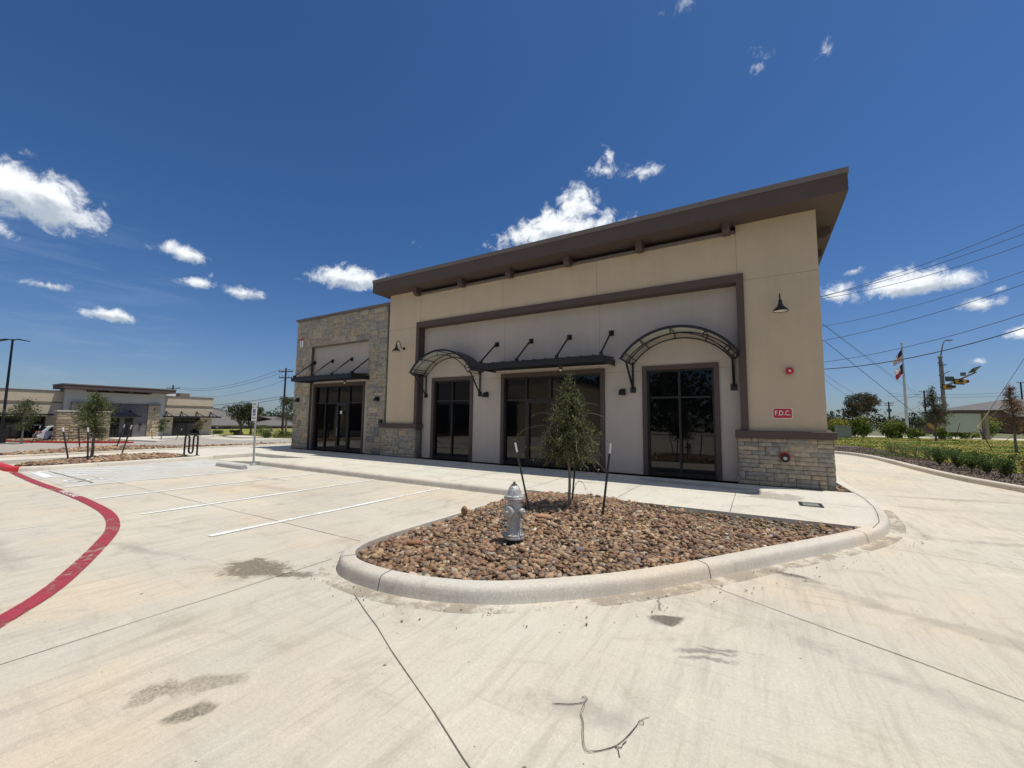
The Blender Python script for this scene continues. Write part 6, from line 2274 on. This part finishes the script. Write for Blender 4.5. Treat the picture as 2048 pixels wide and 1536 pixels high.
for k, (p, lb) in enumerate((((19.75, 68.6, 6.12), ''), ((18.75, 61.8, 6.20), ''))):
    sg = MB().obox(p, (1.15, .26, .40), R(38)).build('signal_head', 'yellow', t)
    mm = Matrix.Rotation(R(38), 3, 'Z')
    for i in (-1, 0, 1):
        c_ = Vector(p) + mm @ Vector((i * .36, -.16, 0))
        MB().lathe([(.155, 0), (.16, .22)], c_, 12, mm @ Vector((0, -1, 0))).build('visor', 'black' if k == 0 or i else 'yellow', sg)
    MB().obox(Vector(p) + mm @ Vector((0, .16, 0)), (1.35, .02, .62), R(38)).build('backplate', 'black', sg)

# blank board
t = thing('sign_board', 'blank pale grey board between brown brick posts on the lawn', 'sign', (18.3, 60.8, .1))
dv = (Vector((20.25, 61.9, 0)) - Vector((16.3, 59.5, 0))).normalized()
an = math.atan2(dv.y, dv.x)
for q in ((16.35, 59.53), (20.25, 61.87)):
    MB().obox((q[0], q[1], 1.48), (.42, .42, 2.76), an).build('post', 'housewall', t)
MB().obox((18.3, 60.7, 1.80), (3.75, .12, 1.95), an).build('board_face', 'board', t)
MB().obox((18.3, 60.7, 2.86), (4.6, .30, .08), an).build('top_beam', 'brown', t)
MB().obox((16.2, 59.35, 2.72), (.42, .5, .30), an).build('red_box', 'redm', t)

crossarm_pole((34.7, 167, .1), 8.4, 'utility pole with two drums far beyond the flag pole', [(7.9, 1.5), (7.3, 1.3)], (.86, .5, 0), 'utility poles', .28, drum=True)
crossarm_pole((41.0, 160, .1), 11.2, 'taller utility pole behind the young conifer shaped tree', [(10.8, 1.5)], (.86, .5, 0), 'utility poles', .28)
crossarm_pole((29.0, 204, .1), 7.2, 'small distant utility pole at the right corner of the shop', [(6.9, 1.8)], (.86, .5, 0), 'utility poles', .3)
crossarm_pole((62.5, 168, .1), 13.5, 'thin floodlight pole above the far right roof', [(13.3, 1.0)], (.86, .5, 0), 'utility poles', .25)

# trees east
big_tree((12.9, 76.8, .1), 6.1, 2.2, (2.6, 2.2), 46, 8500, .18, 81, 'round crowned tree with bare forking limbs right of the shop corner', [(.08, .08, .035), (.11, .12, .05), (.06, .055, .03), (.14, .10, .055)], lump=.30, limbs=9, tr=.14, surf=.6)
big_tree((11.5, 77.5, .1), 3.4, .3, (1.4, 1.2), 14, 1500, .2, 84, 'dark bushy tree below the round crowned one', DK, tr=.1)
big_tree((15.4, 73, .1), 2.3, .3, (1.3, 1.2), 12, 1300, .17, 85, 'rounded grey green tree behind the hedge left of the flag pole', [(.08, .10, .045), (.06, .075, .035)], tr=.1)
young_tree((14.15, 53.0, .1), 5.1, 1.3, 1.25, 75, 3600, .12, 82, 'tall narrow sparse tree in front of the utility pole', None, [(.07, .085, .04), (.12, .09, .05), (.09, .10, .045)], tr=.09, arch=.25, prof=lambda u: max(.12, (1 - u) ** .8 * 1.15), name='narrow_tree', twigvis=.02)
young_tree((12.0, 33.3, .1), 3.75, .9, .80, 130, 4200, .055, 83, 'rust brown young conifer with level twigs at the right edge', None, [(.30, .12, .055), (.38, .17, .08), (.20, .09, .045), (.24, .16, .07)], tr=.065, arch=.1, prof=lambda u: max(.12, 1.05 - .85 * u), name='rust_brown_conifer', twigvis=.008)
for b_, tp, lb in (((11.44, 34.28, .1), (10.8, 33.9, 1.55), 'dark stake leaning left beside the rust brown conifer'), ((16.3, 56.2, .1), (16.85, 56.5, 1.78), 'dark stake leaning right in front of the blank board'),
                   ((12.45, 50.5, .1), (12.0, 50.2, 1.45), 'dark stake leaning left on the lawn by the narrow tree')):
    stake(b_, tp, lb, tip='conifer' in lb or 'narrow' in lb, group='stakes on the lawn', w_=.036)
o = MB().tube(wire((12.03, 33.32, 3.15), (10.3, 35.6, .1), .05), .018, 5).build('tie_strap', 'strap')
tag(o, 'yellow strap tied from the rust brown conifer down to the left', 'strap', 'tree straps')
o = MB().tube(wire((13.2, 33.9, 2.2), (12.6, 37.6, .1), .05), .018, 5).build('tie_strap', 'strap')
tag(o, 'yellow strap low behind the rust brown conifer trunk', 'strap', 'tree straps')

GG = 'guy wires and overhead cables east of the shop'
t = thing('guy_wire', 'thin guy wire with a yellow guard rising steeply to the right edge', 'guy wire', (10.42, 35.01, .1), GG)
MB().tube([(10.42, 35.01, .1), (12.05, 35.99, 2.5)], .017, 6).build('guard_sleeve', 'strap', t)
MB().tube([(12.05, 35.99, 2.5), (13.63, 36.93, 4.94), (20, 40.5, 15)], .012, 5).build('wire', 'cable', t)
t = thing('guy_wire', 'guy wire with a yellow plate sloping down behind the flag pole', 'guy wire', (15.4, 56.2, .3), GG)
MB().tube([(4.93, 41.15, 8.21), (14.95, 55.97, 1.06), (15.6, 56.9, .1)], .020, 5).build('wire', 'cable', t)
MB().tube([(13.1, 53.24, 2.39), (14.95, 55.97, 1.06)], .035, 6).build('guard_sleeve', 'galv', t)
MB().obox((14.45, 55.2, 1.45), (.75, .05, .36), Matrix.Rotation(R(25), 3, 'Z') @ Matrix.Rotation(R(30), 3, 'Y')).build('marker_plate', 'yellow', t)
for a, b, lb in (((4.85, 41.11, 9.6), (24.16, 95.8, 6.0), 'long diagonal cable crossing behind the flags to the far pole'), ((4.8, 41.0, 9.7), (24.3, 95.6, 6.2), 'twin of the long diagonal cable, just above it'),
                 ((4.83, 41.1, 5.5), (12.1, 76.3, 6.11), 'faint cable dropping into the round crowned tree, upper'), ((4.84, 41.1, 5.02), (11.15, 75.7, 5.88), 'faint cable dropping into the round crowned tree, lower')):
    cable(a, b, .1, .016, lb, GG)


def pl3(p0, p1, p2, lb, r_):
    """a cable hung through three measured points of its own vertical plane"""
    A, B = Vector((3, 40, 0)), Vector((30, 28, 0))
    u0, u1, u2 = [(Vector((p[0], p[1], 0)) - A).length for p in (p0, p1, p2)]
    c_ = np.polyfit([u0, u1, u2], [p0[2], p1[2], p2[2]], 2)
    if c_[0] < 0:
        c_ = np.append(0, np.polyfit([u0, u2], [p0[2], p2[2]], 1))
    d = (B - A).normalized()
    pts = []
    for i in range(25):
        u = -.6 + 22 * i / 24
        q = A + d * u
        pts.append((q.x, q.y, float(np.polyval(c_, u))))
    o = MB().tube(pts, r_, 4).build('overhead_cable', 'cable')
    tag(o, lb, 'cable', GG)


pl3((4.76, 39.22, 11.48), (9.97, 36.9, 12.28), (13.83, 35.19, 13.34), 'topmost of the three power cables rising to the right over the cloud', .017)
pl3((4.85, 39.18, 11.46), (9.96, 36.91, 11.98), (13.8, 35.2, 12.8), 'middle of the three power cables over the cloud', .017)
pl3((4.7, 39.25, 11.30), (9.93, 36.92, 11.45), (13.76, 35.22, 12.15), 'lowest of the three power cables over the cloud', .017)
pl3((4.75, 39.22, 9.10), (9.84, 36.96, 9.65), (13.67, 35.26, 10.58), 'fourth cable from the top, clear of the cloud', .014)
pl3((4.61, 39.28, 7.98), (9.8, 36.98, 8.76), (13.63, 35.27, 9.81), 'fifth cable from the top', .017)
pl3((4.60, 39.29, 6.30), (9.71, 37.02, 6.99), (13.53, 35.32, 8.05), 'sixth cable, passing just above the flag pole top', .017)
pl3((4.61, 39.28, 5.75), (8.54, 37.54, 5.98), (13.49, 35.34, 7.23), 'lowest and thickest cable, crossing the American flag', .030)
GF = 'distant cables over the far street'
cable((27, 130, 8.9), (68, 168, 11.6), .8, .03, 'faint distant cable above the grey roofs, upper', GF)
cable((27, 130, 8.3), (68, 168, 10.8), .8, .03, 'faint distant cable above the grey roofs, lower', GF)
cable((34.7, 167, 8.0), (41, 160, 10.8), .3, .035, 'short slack cable between the two far poles', GF)
cable((29, 150, 2.6), (41, 160, 7.6), .3, .03, 'low slack cable behind the foot of the flag pole', GF)

# far right building
t = hip_house('house', 37.8, 84, 128, 150, 4.9, 7.6, .1, 'brown brick building with a large grey hip roof at the right edge', 'x')
MB().add([(44, 122.5, 3.5), (84, 122.5, 3.5), (84, 129.5, 5.0), (45, 129.5, 5.0), (44, 122.5, 3.3), (84, 122.5, 3.3), (84, 129.5, 4.8), (45, 129.5, 4.8)], [(0, 1, 2, 3), (7, 6, 5, 4), (0, 4, 5, 1), (0, 3, 7, 4)]).build('porch_roof', 'roofing', t)
for i in range(6):
    MB().box(45 + i * 4, 123, .1, 45.5 + i * 4, 123.5, 3.3).build('porch_post', 'redfence', t)
MB().box(46, 128.5, .1, 70, 128.58, 3.2).build('glass_front', 'glass2', t)
MB().box(47, 122.5, 5.2, 80, 122.9, 5.5).build('yellow_fascia', 'yellow', t)
t = thing('fence', 'low brick red wall far behind the narrow tree', 'wall', (24, 95, 0))
MB().obox((23.3, 94, .5), (4.5, .2, .95), R(28)).build('wall_face', 'redfence', t)
MB().obox((23.3, 94, 1.0), (4.6, .3, .08), R(28)).build('wall_cap', 'housewall', t)
r = random.Random(9)
pts = []
for i in range(40):
    u = i / 39
    pts.append((8 + 62 * u + r.uniform(-2, 2), 150 - 25 * u + r.uniform(-6, 6), 0, r.uniform(2.4, 4.0), r.uniform(2.6, 4.4)))
for i in range(10):
    pts.append((25.5 + i * .9, 112 + r.uniform(-3, 3), 0, 1.4, r.uniform(2.2, 3.4)))
treeline('distant_trees', pts, 15000, .42, 91, 'dark low belt of distant trees behind the street on the right', DK)
r = random.Random(19)
pts = [(r.uniform(-340, 340), r.uniform(190, 260), -1, r.uniform(6, 10), r.uniform(4, 7)) for _ in range(60)]
pts += [(r.uniform(-330, -230), r.uniform(-120, 200), -2, r.uniform(6, 10), r.uniform(5, 9)) for _ in range(40)]
treeline('distant_trees', pts, 14000, 1.3, 92, 'far wood along the horizon', DK)

# ------------------------------------------------------------------ behind the camera: what the shop glass mirrors
B3 = thing('shop_building', 'tan shop with stone pier and canopies behind the camera, mirrored in the glass', 'building', (-30, -12, 0))
MB().box(-62, -28, GX - .2, -16.5, -11.0, 5.6).build('wall', 'beige', B3)
MB().box(-62.1, -28.1, 5.6, -16.4, -10.9, 5.75).build('coping', 'coping', B3)
MB().box(-34, -10.98, 0, -24, -10.7, 6.4).build('bay_wall', 'grey', B3)
MB().box(-35, -12.5, 6.4, -23, -9.6, 6.9).build('roof', 'brown', B3)
for x in (-21.5, -37, -43, -49, -55):
    f_ = MB().box(x - 1.7, -10.999, 0, x + 1.7, -10.93, 3.1).build('window', 'brown', B3)
    MB().box(x - 1.58, -10.928, 0, x + 1.58, -10.92, 2.98).build('glass', 'glass2', f_)
    MB().box(x - 2.0, -10.9, 3.12, x + 2.0, -9.7, 3.28).build('canopy', 'black', B3)
for x in (-32, -29, -26):
    f_ = MB().box(x - 1.1, -10.69, 0, x + 1.1, -10.64, 3.1).build('window', 'brown', B3)
    MB().box(x - 1.0, -10.63, 0, x + 1.0, -10.62, 2.98).build('glass', 'glass2', f_)
r = random.Random(29)
treeline('distant_trees', [(r.uniform(-70, 60), r.uniform(-62, -45), 0, r.uniform(4, 6), r.uniform(7, 12)) for _ in range(46)], 16000, .9, 93, 'wood behind the camera, mirrored in the right window', DK)
for i, (x, y) in enumerate(((-13.5, -27), (-8.5, -29), (-3, -31), (4, -33), (-18, -30))):
    big_tree((x, y, 0), 8.5 + (i % 3), 2.0, (3.6, 3.2), 16, 1800, .38, 500 + i, ['dense dark oak behind the camera, nearest the mirrored shop', 'dense dark oak behind the camera, second from the shop', 'dense dark oak behind the camera, third from the shop', 'dense dark oak behind the camera, farthest from the shop', 'dense dark oak rising behind the mirrored shop'][i], DK, 'oaks behind the camera')
